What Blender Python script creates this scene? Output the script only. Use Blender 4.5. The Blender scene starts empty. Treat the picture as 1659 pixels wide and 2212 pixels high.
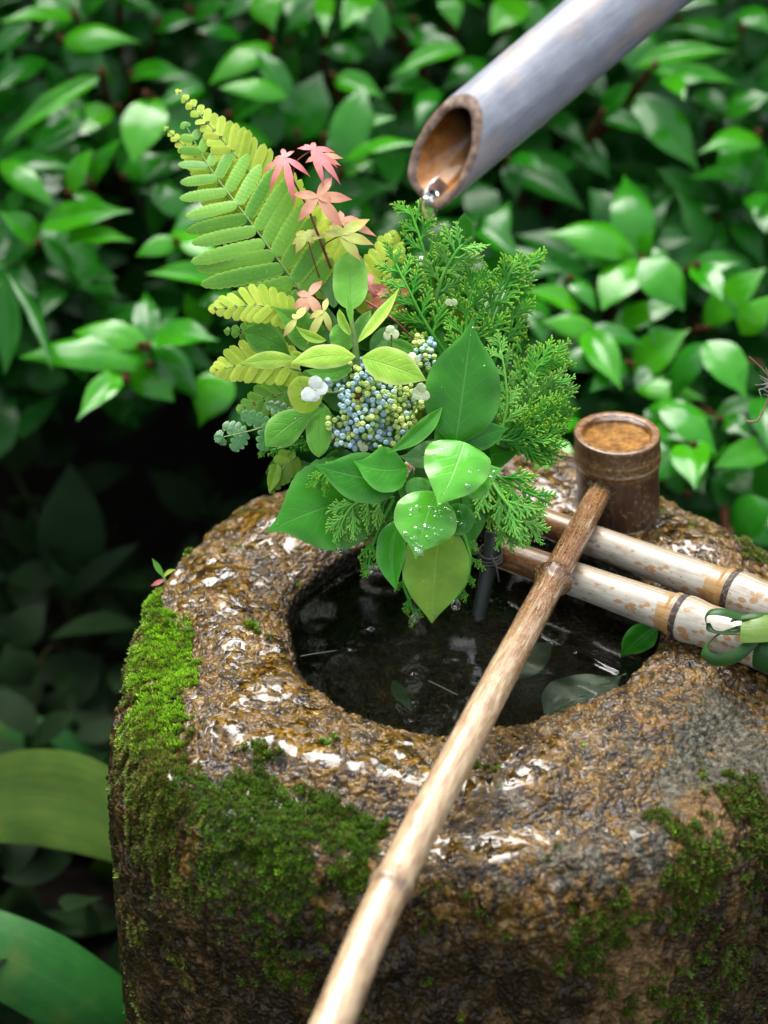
import bpy, math, random
import numpy as np
from mathutils import Vector, Matrix

rng = np.random.default_rng(11)
random.seed(5)
R = math.radians
sc = bpy.context.scene
COL = sc.collection

# ------------------------------------------------------------------ camera, sky, sun, exposure
PITCH = R(33)
FPX = 4480.0            # focal length in picture units of a 1659 x 2212 frame
D0 = 1.6                # distance along the axis to the middle of the basin rim (the world origin)
RIGHT = np.array([1.0, 0, 0])
UP = np.array([0, math.sin(PITCH), math.cos(PITCH)])
FWD = np.array([0, math.cos(PITCH), -math.sin(PITCH)])
CAM = -((960 - 829.5) / FPX * D0) * RIGHT + ((1400 - 1106) / FPX * D0) * UP - D0 * FWD

cd = bpy.data.cameras.new('camera')
cam = bpy.data.objects.new('camera', cd); COL.objects.link(cam)
cam.location = CAM; cam.rotation_euler = (math.pi / 2 - PITCH, 0, 0)
cd.sensor_fit = 'HORIZONTAL'; cd.sensor_width = 24; cd.lens = 24 * FPX / 1659
cd.clip_start = 0.05; cd.clip_end = 400
cd.dof.use_dof = True; cd.dof.focus_distance = D0 - 0.02; cd.dof.aperture_fstop = 3.2
sc.camera = cam

SUN_EL, SUN_AZ = 66, -22      # degrees; azimuth 0 = straight behind the scene (+Y), negative = left
world = bpy.data.worlds.new('World'); sc.world = world; world.use_nodes = True
wn = world.node_tree
sky = wn.nodes.new('ShaderNodeTexSky'); sky.sky_type = 'NISHITA'; sky.sun_disc = False
sky.sun_elevation = R(SUN_EL); sky.sun_rotation = R(SUN_AZ)
sky.air_density = 1.0; sky.dust_density = 4.0; sky.ozone_density = 0.6
bg = wn.nodes['Background']
hs = wn.nodes.new('ShaderNodeHueSaturation'); hs.inputs['Saturation'].default_value = .42     # veiled by cloud
wn.links.new(sky.outputs[0], hs.inputs['Color']); wn.links.new(hs.outputs[0], bg.inputs[0]); bg.inputs[1].default_value = 0.15
sl = bpy.data.lights.new('sun', 'SUN'); sl.energy = 1.4; sl.angle = R(54); sl.color = (1, .985, .95)
sun = bpy.data.objects.new('sun', sl); COL.objects.link(sun)
sdir = np.array([math.sin(R(SUN_AZ)) * math.cos(R(SUN_EL)), math.cos(R(SUN_AZ)) * math.cos(R(SUN_EL)), math.sin(R(SUN_EL))])
sun.rotation_euler = Vector(sdir).to_track_quat('Z', 'Y').to_euler(); sun.location = sdir * 5
sc.view_settings.view_transform = 'Standard'; sc.view_settings.look = 'None'
sc.view_settings.gamma = 1; sc.view_settings.use_curve_mapping = False
sc.view_settings.exposure = 1.72
sc.cycles.max_bounces = 10; sc.cycles.transparent_max_bounces = 8
sc.cycles.sample_clamp_indirect = 6

# ------------------------------------------------------------------ placing helpers
def at(u, v, d=0.0):
    """world point seen at (u, v), d metres nearer than the plane through the origin"""
    dep = D0 - d
    return CAM + (u - 829.5) / FPX * dep * RIGHT - (v - 1106) / FPX * dep * UP + dep * FWD
def at_z(u, v, z):
    r = (u - 829.5) / FPX * RIGHT - (v - 1106) / FPX * UP + FWD
    return CAM + r * ((z - CAM[2]) / r[2])
def proj(P):
    q = P - CAM; dep = q @ FWD
    return 829.5 + (q @ RIGHT) / dep * FPX, 1106 - (q @ UP) / dep * FPX, dep
def mpx(n, d=0.0): return n * (D0 - d) / FPX
def nrm(v):
    v = np.asarray(v, float); return v / (np.linalg.norm(v) + 1e-12)
TOCAM = -FWD

# ------------------------------------------------------------------ noise (numpy)
def _h(ix, iy, iz, seed):
    n = (ix.astype(np.int64) * 374761393 + iy.astype(np.int64) * 668265263 + iz.astype(np.int64) * 2147483647 + seed * 144269504) & 0xffffffff
    n = ((n ^ (n >> 13)) * 1274126177) & 0xffffffff
    n = ((n ^ (n >> 16)) * 2246822519) & 0xffffffff
    return ((n ^ (n >> 15)) & 0xffffff) / float(0xffffff)
def vnoise(p, seed=0):
    i = np.floor(p).astype(np.int64); f = p - i; f = f * f * f * (f * (f * 6 - 15) + 10)
    out = 0
    for dx in (0, 1):
        wx = f[:, 0] if dx else 1 - f[:, 0]
        for dy in (0, 1):
            wy = f[:, 1] if dy else 1 - f[:, 1]
            for dz in (0, 1):
                wz = f[:, 2] if dz else 1 - f[:, 2]
                out = out + wx * wy * wz * _h(i[:, 0] + dx, i[:, 1] + dy, i[:, 2] + dz, seed)
    return out * 2 - 1
def fbm(p, octs=4, seed=0, gain=.5):
    a, s, t = 1.0, 0, 0
    for k in range(octs):
        s = s + a * vnoise(p * 2.03 ** k + 17.3 * k, seed + k); t += a; a *= gain
    return s / t
def voro(p, seed=0):
    i = np.floor(p).astype(np.int64)
    f1 = np.full(len(p), 9.0); cid = np.zeros(len(p)); f2 = np.full(len(p), 9.0)
    o = np.where(p - i > .5, 1, -1)
    for dx in (0, 1):
        for dy in (0, 1):
            for dz in (0, 1):
                c = i + o * np.array([dx, dy, dz])
                q = np.stack([_h(c[:, 0], c[:, 1], c[:, 2], seed + k) for k in (1, 2, 3)], 1) * .9 + .05 + c
                d = np.sqrt(((q - p) ** 2).sum(1)); idn = _h(c[:, 0], c[:, 1], c[:, 2], seed + 9)
                m = d < f1
                f2 = np.where(m, f1, np.minimum(f2, d)); cid = np.where(m, idn, cid); f1 = np.where(m, d, f1)
    return f1, f2, cid
def sstep(a, b, x):
    t = np.clip((x - a) / (b - a), 0, 1); return t * t * (3 - 2 * t)

# ------------------------------------------------------------------ object helpers
WM = {}
def link(name, data, mat=None, parent=None, M=None, kind=None, label=None):
    o = bpy.data.objects.new(name, data); COL.objects.link(o)
    M = M or Matrix()
    WM[o.name] = M
    if parent is not None:
        o.parent = parent; o.matrix_parent_inverse = WM[parent.name].inverted()
    o.matrix_basis = M
    if mat is not None and data is not None and not data.materials: data.materials.append(mat)
    if kind: o['kind'] = kind
    if label: o['label'] = label
    return o
def thing(name, label, cat, loc=(0, 0, 0), group=None):
    o = link(name, None, M=Matrix.Translation(Vector(loc)))
    o.empty_display_size = .02
    return tag(o, label, cat, group)
def tag(o, label, cat, group=None):
    o['label'] = label; o['category'] = cat
    if group: o['group'] = group
    return o

class MB:
    """collects quads / tris with uvs, builds one mesh"""
    def __init__(s): s.v = []; s.f = []; s.uv = []; s.n = 0
    def grid(s, P, uv=None, closed=False):
        """P: (m, n, 3); closed joins the last column to the first"""
        m, n = P.shape[:2]; o = s.n
        s.v.append(P.reshape(-1, 3))
        if uv is None:
            a, b = np.meshgrid(np.linspace(0, 1, m), np.linspace(0, 1, n), indexing='ij'); uv = np.stack([a, b], 2)
        s.uv.append(uv.reshape(-1, 2)); s.n += m * n
        i, j = np.meshgrid(np.arange(m - 1), np.arange(n if closed else n - 1), indexing='ij')
        j2 = (j + 1) % n
        q = np.stack([i * n + j, (i + 1) * n + j, (i + 1) * n + j2, i * n + j2], 2).reshape(-1, 4) + o
        s.f.extend(map(tuple, q.tolist())); return s
    def fan(s, ring, c, uv=(0, .5)):
        k = len(ring); o = s.n
        s.v.append(np.vstack([ring, c])); s.uv.append(np.tile(np.array(uv, float), (k + 1, 1))); s.n += k + 1
        s.f.extend([(o + a, o + (a + 1) % k, o + k) for a in range(k)]); return s
    def raw(s, V, F, uv=None):
        V = np.asarray(V, float); o = s.n; s.v.append(V)
        s.uv.append(np.zeros((len(V), 2)) if uv is None else np.asarray(uv, float)); s.n += len(V)
        s.f.extend([tuple(a + o for a in f) for f in F]); return s
    def tube(s, pts, rad, n=8, caps=True, flat=1.0, ref=None):
        pts = np.asarray(pts, float); m = len(pts); rad = np.broadcast_to(np.asarray(rad, float), (m,))
        T = np.gradient(pts, axis=0); T /= np.linalg.norm(T, axis=1, keepdims=True) + 1e-12
        r0 = np.array(ref if ref is not None else (0, 0, 1.0)); 
        if abs(T[0] @ r0) > .95 * np.linalg.norm(r0): r0 = np.array([0, 1.0, 0.3])
        N = nrm(r0 - T[0] * (T[0] @ r0)); rings = []
        a = np.linspace(0, 2 * math.pi, n, endpoint=False)
        ln = np.concatenate([[0], np.cumsum(np.linalg.norm(np.diff(pts, axis=0), axis=1))])
        for k in range(m):
            N = nrm(N - T[k] * (T[k] @ N)); B = np.cross(T[k], N)
            rings.append(pts[k] + rad[k] * (np.cos(a)[:, None] * N * flat + np.sin(a)[:, None] * B))
        P = np.array(rings); uv = np.stack([np.repeat(ln[:, None], n, 1), np.repeat((a / 2 / math.pi)[None], m, 0)], 2)
        s.grid(P, uv, closed=True)
        if caps: s.fan(P[0][::-1], pts[0]); s.fan(P[-1], pts[-1], (ln[-1], .5))
        return s
    def mesh(s, name, mat=None, smooth=True):
        V = np.concatenate(s.v); U = np.concatenate(s.uv)
        me = bpy.data.meshes.new(name); me.from_pydata(V.tolist(), [], s.f)
        ul = me.uv_layers.new(name='UVMap')
        li = np.empty(len(me.loops), np.int32); me.loops.foreach_get('vertex_index', li)
        ul.data.foreach_set('uv', U[li].astype(np.float32).ravel())
        if smooth: me.polygons.foreach_set('use_smooth', np.ones(len(me.polygons), bool))
        if mat is not None: me.materials.append(mat)
        me.update(); return me
    def build(s, name, mat, parent=None, kind=None, label=None, smooth=True):
        return link(name, s.mesh(name, None, smooth), mat, parent, kind=kind, label=label)
def pattr(me, name, arr):
    arr = np.asarray(arr, np.float32)
    if arr.ndim == 1:
        a = me.attributes.new(name, 'FLOAT', 'POINT'); a.data.foreach_set('value', arr)
    else:
        a = me.attributes.new(name, 'FLOAT_COLOR', 'POINT'); a.data.foreach_set('color', arr.ravel())
def bez(p0, p1, p2, t):
    t = np.asarray(t)[:, None]; return (1 - t) ** 2 * p0 + 2 * t * (1 - t) * p1 + t * t * p2
def spline(pts, n):
    """smooth curve through points (Catmull-Rom)"""
    P = np.asarray(pts, float); m = len(P)
    P = np.vstack([2 * P[0] - P[1], P, 2 * P[-1] - P[-2]])
    t = np.linspace(0, m - 1 - 1e-9, n); i = t.astype(int); f = (t - i)[:, None]
    a, b, c, d = P[i], P[i + 1], P[i + 2], P[i + 3]
    return .5 * (2 * b + (c - a) * f + (2 * a - 5 * b + 4 * c - d) * f ** 2 + (3 * b - a - 3 * c + d) * f ** 3)

# ------------------------------------------------------------------ node helpers
class NT:
    def __init__(s, name):
        s.m = bpy.data.materials.new(name); s.m.use_nodes = True; s.t = s.m.node_tree
        s.p = s.t.nodes['Principled BSDF']; s.out = s.t.nodes['Material Output']
    def nd(s, typ, ins=None, **props):
        n = s.t.nodes.new('ShaderNode' + typ)
        for k, v in props.items(): setattr(n, k, v)
        for k, v in (ins or {}).items(): s.set(n.inputs[k], v)
        return n
    def set(s, sock, v):
        if isinstance(v, bpy.types.NodeSocket): s.t.links.new(v, sock)
        elif isinstance(v, (tuple, list)) and len(v) == 3 and sock.type == 'RGBA': sock.default_value = (*v, 1)
        else: sock.default_value = v
    def pr(s, **kw):
        for k, v in kw.items(): s.set(s.p.inputs[k.replace('_', ' ')], v)
    def math(s, op, a, b=0.0, c=0.0, clamp=False):
        n = s.t.nodes.new('ShaderNodeMath'); n.operation = op; n.use_clamp = clamp
        s.set(n.inputs[0], a); s.set(n.inputs[1], b); s.set(n.inputs[2], c); return n.outputs[0]
    def mix(s, f, a, b):
        n = s.t.nodes.new('ShaderNodeMix'); n.data_type = 'RGBA'
        s.set(n.inputs[0], f); s.set(n.inputs[6], a); s.set(n.inputs[7], b); return n.outputs[2]
    def ramp(s, f, stops, mode='LINEAR'):
        n = s.t.nodes.new('ShaderNodeValToRGB'); n.color_ramp.interpolation = mode; e = n.color_ramp.elements
        while len(e) < len(stops): e.new(0.5)
        for el, (p, c) in zip(e, stops):
            el.position = p; el.color = (c, c, c, 1) if not isinstance(c, tuple) else (*c, 1)
        s.set(n.inputs[0], f); return n.outputs[0]
    def noise(s, vec, scale, detail=4, rough=.55, dist=0.0):
        n = s.nd('TexNoise', {'Scale': scale, 'Detail': detail, 'Roughness': rough, 'Distortion': dist})
        if vec is not None: s.set(n.inputs['Vector'], vec)
        return n.outputs['Fac']
    def vor(s, vec, scale, feature='F1', out='Distance', rand=1.0):
        n = s.nd('TexVoronoi', {'Scale': scale, 'Randomness': rand}, feature=feature)
        if vec is not None: s.set(n.inputs['Vector'], vec)
        return n.outputs[out]
    def map(s, vec, scale=(1, 1, 1), loc=(0, 0, 0)):
        n = s.nd('Mapping', {'Scale': scale, 'Location': loc}); s.set(n.inputs['Vector'], vec); return n.outputs[0]
    def co(s, k='Object'): return s.nd('TexCoord').outputs[k]
    def attr(s, name, out='Fac'): return s.nd('Attribute', attribute_name=name).outputs[out]
    def sep(s, v):
        n = s.nd('SeparateXYZ'); s.set(n.inputs[0], v); return n.outputs
    def bump(s, h, strength=.3, dist=.001, normal=None):
        n = s.nd('Bump', {'Strength': strength, 'Distance': dist, 'Height': h})
        if normal is not None: s.set(n.inputs['Normal'], normal)
        return n.outputs[0]
    def objrand(s): return s.nd('ObjectInfo').outputs['Random']

def leaf_mat(name, dark, light, vein=None, rough=.3, trans=.3, tcol=None, edge=None, nveins=9, veinamt=.5, tip=None, coat=.0, blot=.6, bumpk=.25, spec=.5, varyk=.35, par=0):
    """leaf blade: uv.x runs base to tip, uv.y across"""
    n = NT(name); uv = n.sep(n.co('UV')); pos = n.nd('NewGeometry').outputs['Position']
    r = n.objrand()
    a = n.math('ABSOLUTE', n.math('SUBTRACT', uv[1], .5))
    mid = n.math('SUBTRACT', 1, n.math('DIVIDE', a, .022), clamp=True)
    ph = n.math('MULTIPLY', n.math('ADD', n.math('SUBTRACT', uv[0], n.math('MULTIPLY', a, .55)), n.math('MULTIPLY', n.noise(pos, 55, 2), .10)), nveins * 6.2832)
    sv = n.math('POWER', n.math('ABSOLUTE', n.math('COSINE', n.math('MULTIPLY', ph, .5))), 40)
    sv = n.math('MULTIPLY', sv, n.math('SUBTRACT', 1, n.math('MULTIPLY', a, 1.7), clamp=True))
    f = n.math('ADD', n.math('MULTIPLY', n.noise(pos, 38, 3), blot), n.math('MULTIPLY', r, varyk))
    c = n.ramp(f, [(.18, dark), (.72, light)])
    if tip: c = n.mix(n.math('MULTIPLY', n.ramp(uv[0], [(.55, 0.), (1, 1.)]), .9), c, tip)
    if edge: c = n.mix(n.ramp(a, [(.34, 0.), (.5, 1.)]), c, edge)
    vm = n.math('MAXIMUM', mid, n.math('MULTIPLY', sv, .32))
    if par:
        cb = n.nd('CombineXYZ', {0: n.math('MULTIPLY', uv[0], 1.3), 1: n.math('MULTIPLY', uv[1], 34)}); c = n.mix(n.math('MULTIPLY', n.ramp(n.noise(cb.outputs[0], 1.0, 3), [(.42, 0.), (.62, 1.)]), par), c, dark)
        yl = n.ramp(n.noise(pos, 22, 4), [(.55, 0.), (.75, 1.)]); c = n.mix(n.math('MULTIPLY', yl, .22), c, (.22, .15, .03))
    c = n.mix(n.math('MULTIPLY', vm, veinamt), c, vein or light)
    sp = n.math('GREATER_THAN', n.noise(pos, 260, 2), .7)
    c = n.mix(n.math('MULTIPLY', sp, .35), c, (light[0] * 1.6 + .01, light[1] * 1.25, light[2] * 1.2 + .005))
    hgt = n.math('ADD', n.math('MULTIPLY', vm, -1.0), n.math('MULTIPLY', n.noise(pos, 90, 3), 1.2))
    nb = n.bump(hgt, bumpk, .0012)
    n.pr(Base_Color=c, Roughness=n.math('ADD', rough - .08, n.math('MULTIPLY', n.noise(pos, 60, 3), .16)), Normal=nb)
    n.p.inputs['Specular IOR Level'].default_value = spec
    n.p.inputs['Coat Weight'].default_value = coat; n.p.inputs['Coat Roughness'].default_value = .08
    tr = n.nd('BsdfTranslucent', {'Normal': nb}); 
    tm = n.nd('Mix', data_type='RGBA', blend_type='MULTIPLY'); n.set(tm.inputs[0], 1.0); n.set(tm.inputs[6], c); n.set(tm.inputs[7], tcol or (2.2, 1.7, .6))
    n.set(tr.inputs['Color'], tm.outputs[2])
    ms = n.nd('MixShader'); n.set(ms.inputs[0], trans); n.set(ms.inputs[1], n.p.outputs[0]); n.set(ms.inputs[2], tr.outputs[0])
    n.t.links.new(ms.outputs[0], n.out.inputs[0])
    return n.m

# ------------------------------------------------------------------ leaf geometry
PROF = {
 'ovate': ([0, .05, .15, .3, .45, .6, .75, .86, .93, 1], [.04, .3, .7, .95, 1, .92, .66, .36, .17, .01]),
 'acum':  ([0, .05, .15, .3, .45, .6, .74, .84, .92, 1], [.04, .35, .76, .98, 1, .88, .55, .24, .1, .01]),
 'heart': ([0, .03, .1, .22, .38, .55, .7, .83, .92, 1], [.25, .7, .93, 1, .96, .8, .56, .28, .1, .01]),
 'obov':  ([0, .1, .25, .4, .55, .7, .82, .9, .96, 1], [.05, .2, .5, .78, .97, 1, .8, .5, .2, .01]),
 'lance': ([0, .08, .2, .35, .5, .65, .8, .9, 1], [.06, .35, .7, .95, 1, .86, .5, .22, .01]),
 'round': ([0, .05, .15, .3, .5, .7, .85, .94, 1], [.2, .55, .85, 1, 1, .92, .68, .4, .05]),
 'strap': ([0, .1, .3, .5, .7, .85, .95, 1], [.3, .6, .95, 1, .92, .65, .3, .02]),
}
def prof(shape, t):
    x, y = PROF[shape]; g = np.linspace(0, 1, 161); f = np.interp(g, x, y)
    k = np.ones(13) / 13; fs = np.convolve(np.pad(f, 6, mode='edge'), k, 'valid')
    fs[0] = f[0]; fs = fs * sstep(-.02, .03, 1 - g) ; return np.interp(t, g, fs)

def leaf_patch(p0, pc, p1, N0, W, shape='ovate', fold=.25, curl=0.0, roll=0.0, roll1=None, nx=18, ny=8, serr=0, wave=0.0, asym=0.0, seed=0):
    """P (nx+1, ny+1, 3), uv, normals : blade along the curve p0-pc-p1, facing N0"""
    t = np.linspace(0, 1, nx + 1); C = bez(p0, pc, p1, t)
    T = np.gradient(C, axis=0); T /= np.linalg.norm(T, axis=1, keepdims=True)
    hw = prof(shape, t) * W / 2
    if serr: hw = hw * (1 + .05 * (((t * serr) % 1) - .5))
    s = np.linspace(-1, 1, ny + 1)
    P = np.zeros((nx + 1, ny + 1, 3)); NN = np.zeros_like(P)
    N = np.asarray(N0, float)
    for k in range(nx + 1):
        n = nrm(N - T[k] * (T[k] @ N)); N = .7 * n + .3 * N
        S = np.cross(n, T[k])
        rr = roll + ((roll1 if roll1 is not None else roll) - roll) * t[k]
        n2 = n * math.cos(rr) + S * math.sin(rr); S2 = S * math.cos(rr) - n * math.sin(rr)
        a = np.abs(s)
        up = a * math.sin(fold) + curl * a ** 2 + wave * np.sin(t[k] * 17 + seed + s * 2) * a ** 2
        P[k] = C[k] + (s * (1 + asym * s) * math.cos(fold))[:, None] * S2 * hw[k] + up[:, None] * n2 * hw[k]
    a, b = np.meshgrid(t, (s + 1) / 2, indexing='ij')
    dx = np.gradient(P, axis=0); dy = np.gradient(P, axis=1); NN = np.cross(dx, dy)
    NN /= np.linalg.norm(NN, axis=2, keepdims=True) + 1e-12
    return P, np.stack([a, b], 2), NN

def thick(mb, P, uv, NN, th=.0004):
    """blade with a little thickness: two faces and the rim"""
    m, n = P.shape[:2]
    mb.grid(P, uv); mb.grid((P - NN * th)[:, ::-1], uv[:, ::-1])
    return mb

DROP = None
def droplet_mesh(mb, p, n, r, rs):
    n = nrm(n); a = nrm(np.cross(n, [.3, .8, .5])); b = np.cross(n, a)
    rings = []
    e = 1 + rs.uniform(0, .5)
    for k, el in enumerate((0, .45, .9, 1.3)):
        th = np.linspace(0, 2 * math.pi, 10, endpoint=False)
        rings.append(p + r * math.cos(el) * (np.cos(th)[:, None] * a * e + np.sin(th)[:, None] * b) + n * r * .38 * math.sin(el))
    mb.grid(np.array(rings), closed=True); mb.fan(rings[-1], p + n * r * .39)

def fgleaf(parent, b, t, w, mat, shape='ovate', bulge=.0, bow=0.0, fold=.25, curl=-.15, roll=0.0, roll1=None, serr=0, wave=.06, drops=0, dropr=(.0012, .003), name='leaf', nx=20, ny=8, label=None, tilt=0.0, seed=0, stalk=0.0, N=None):
    """one blade from base b=(u,v,d) to tip t=(u,v,d), w wide in picture units"""
    p0, p1 = at(*b), at(*t); L = np.linalg.norm(p1 - p0); T = nrm(p1 - p0)
    S = nrm(np.cross(TOCAM, T)); 
    N0 = nrm(TOCAM + tilt * np.array([0, 0, 1.0])) if N is None else N
    pc = (p0 + p1) / 2 + N0 * bulge * L * 2 + S * bow * L * 2
    W = mpx(w, (b[2] + t[2]) / 2)
    P, uv, NN = leaf_patch(p0, pc, p1, N0, W, shape, fold, curl, roll, roll1, nx, ny, serr, wave, seed=seed)
    mb = MB(); thick(mb, P, uv, NN)
    if stalk:
        T0 = nrm(p0 - pc); mb.tube([p0 + T0 * stalk * L, p0 + T0 * stalk * L * .5, p0 - T0 * .02 * L], [.0011, .0011, .0009], 6)
    o = mb.build(name, mat, parent, label=label)
    if drops:
        rs = np.random.default_rng(seed + 77); dm = MB()
        for k in range(drops):
            i = int(rs.uniform(.15, .93) * nx); j = int(rs.uniform(.12, .88) * ny) + 0
            sgn = 1 if NN[i, j] @ TOCAM > 0 else -1
            fr = rs.uniform(0, 1, 2); q = P[i, j] + (P[min(i + 1, nx), j] - P[i, j]) * fr[0] + (P[i, min(j + 1, ny)] - P[i, j]) * fr[1]
            droplet_mesh(dm, q, NN[i, j] * sgn, rs.uniform(*dropr) * rs.uniform(.5, 1), rs)
        dm.build('droplets', WATER_DROP, o, kind='stuff')
    return o, P, NN

# ------------------------------------------------------------------ materials of stone, moss, water
def water_mat(name, rough=0.0, tint=(1, 1, 1)):
    n = NT(name); n.pr(Base_Color=tint, Roughness=rough, IOR=1.33); n.p.inputs['Transmission Weight'].default_value = 1; return n.m
WATER_DROP = water_mat('droplet_water')
def thin_water(name, tint=(1, 1, 1)):
    n = NT(name); t = n.nd('BsdfTransparent', {'Color': tint}); g = n.nd('BsdfGlossy', {'Roughness': .02}); f = n.nd('Fresnel', {'IOR': 1.4}); ms = n.nd('MixShader'); n.set(ms.inputs[0], f.outputs[0])
    n.set(ms.inputs[1], t.outputs[0]); n.set(ms.inputs[2], g.outputs[0]); n.t.links.new(ms.outputs[0], n.out.inputs[0]); return n.m

def stone_mat():
    n = NT('wet_stone'); pos = n.co('Object')
    tone = n.attr('tone'); pool = n.attr('pool'); dark = n.attr('algae'); lich = n.attr('lichen'); hole = n.attr('hole'); tan = n.attr('bare'); mossy = n.attr('mossy'); wet = n.attr('wet')
    a = n.noise(pos, 26, 5, .6); b = n.noise(pos, 90, 4, .6); c = n.noise(pos, 300, 3, .6)
    f = n.math('ADD', n.math('MULTIPLY', tone, .46), n.math('ADD', n.math('MULTIPLY', a, .33), n.math('MULTIPLY', b, .40)))
    col = n.ramp(f, [(.37, (.007, .004, .0012)), (.48, (.023, .012, .002)), (.58, (.054, .028, .0035)), (.68, (.10, .052, .0045)), (.78, (.17, .093, .012)), (.91, (.28, .185, .06))])
    rust = n.ramp(n.noise(n.map(pos, loc=(3, 1, 2)), 40, 4, .65), [(.56, 0.), (.68, 1.)])
    col = n.mix(n.math('MULTIPLY', rust, .55), col, (.19, .085, .012))
    grey = n.ramp(n.noise(n.map(pos, loc=(7, 4, 1)), 34, 4, .6), [(.58, 0.), (.70, 1.)])
    col = n.mix(n.math('MULTIPLY', grey, .55), col, (.20, .17, .13))
    grain = n.math('GREATER_THAN', c, .64)
    col = n.mix(n.math('MULTIPLY', grain, .4), col, (.5, .4, .25))
    spk = n.math('LESS_THAN', n.noise(n.map(pos, loc=(1, 9, 4)), 240, 3, .6), .36)
    col = n.mix(n.math('MULTIPLY', spk, .6), col, (.022, .013, .005))
    lg = n.ramp(n.noise(pos, 160, 4, .65), [(.36, (.012, .012, .008)), (.52, (.055, .055, .038)), (.68, (.16, .15, .11))])
    col = n.mix(n.math('MULTIPLY', lich, .85), col, lg)
    # dark algae on the sides, streaky
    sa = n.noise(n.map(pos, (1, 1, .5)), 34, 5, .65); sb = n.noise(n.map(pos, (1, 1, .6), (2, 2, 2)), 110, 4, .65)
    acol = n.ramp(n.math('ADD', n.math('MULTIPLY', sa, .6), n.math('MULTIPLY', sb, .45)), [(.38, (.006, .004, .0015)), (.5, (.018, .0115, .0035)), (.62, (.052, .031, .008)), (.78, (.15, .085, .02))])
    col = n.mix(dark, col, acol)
    tcol = n.ramp(n.math('ADD', n.math('MULTIPLY', b, .6), n.math('MULTIPLY', c, .4)), [(.35, (.04, .022, .008)), (.5, (.12, .07, .025)), (.66, (.24, .15, .062))])
    col = n.mix(tan, col, tcol)
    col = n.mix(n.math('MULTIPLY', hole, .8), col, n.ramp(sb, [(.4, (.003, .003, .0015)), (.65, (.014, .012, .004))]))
    mg = n.ramp(n.noise(pos, 220, 3), [(.35, (.008, .012, .003)), (.65, (.035, .055, .010))])
    col = n.mix(n.math('MULTIPLY', mossy, .85), col, mg)
    vb = n.nd('TexVoronoi', {'Scale': 290.0, 'Smoothness': .25}, feature='SMOOTH_F1'); n.set(vb.inputs['Vector'], pos)
    micro = n.bump(n.math('ADD', n.math('MULTIPLY', n.noise(pos, 420, 4, .65), .8), n.math('MULTIPLY', vb.outputs['Distance'], -1.0)), n.math('MULTIPLY', n.math('SUBTRACT', 1, pool), 1.0), .0022)
    v2 = n.nd('TexVoronoi', {'Scale': 185.0, 'Smoothness': .6}, feature='SMOOTH_F1'); n.set(v2.inputs['Vector'], pos)
    n.set(n.p.inputs['Coat Normal'], n.bump(n.math('MULTIPLY', v2.outputs['Distance'], -1.0), n.math('MULTIPLY', n.math('SUBTRACT', 1, pool), .7), .0022))
    ro = n.math('MULTIPLY', n.math('ADD', .12, n.math('MULTIPLY', n.noise(pos, 150, 3), .5)), n.math('SUBTRACT', 1, n.math('MULTIPLY', pool, .8)))
    n.pr(Base_Color=col, Roughness=ro, Normal=micro)
    n.set(n.p.inputs['Specular IOR Level'], n.math('ADD', .16, n.math('MULTIPLY', wet, .12)))
    n.set(n.p.inputs['Coat Weight'], n.math('MULTIPLY', wet, n.math('ADD', .48, n.math('MULTIPLY', pool, .52)))); n.p.inputs['Coat Roughness'].default_value = .09; n.p.inputs['Coat IOR'].default_value = 1.4
    return n.m
STONE = stone_mat()

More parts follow.
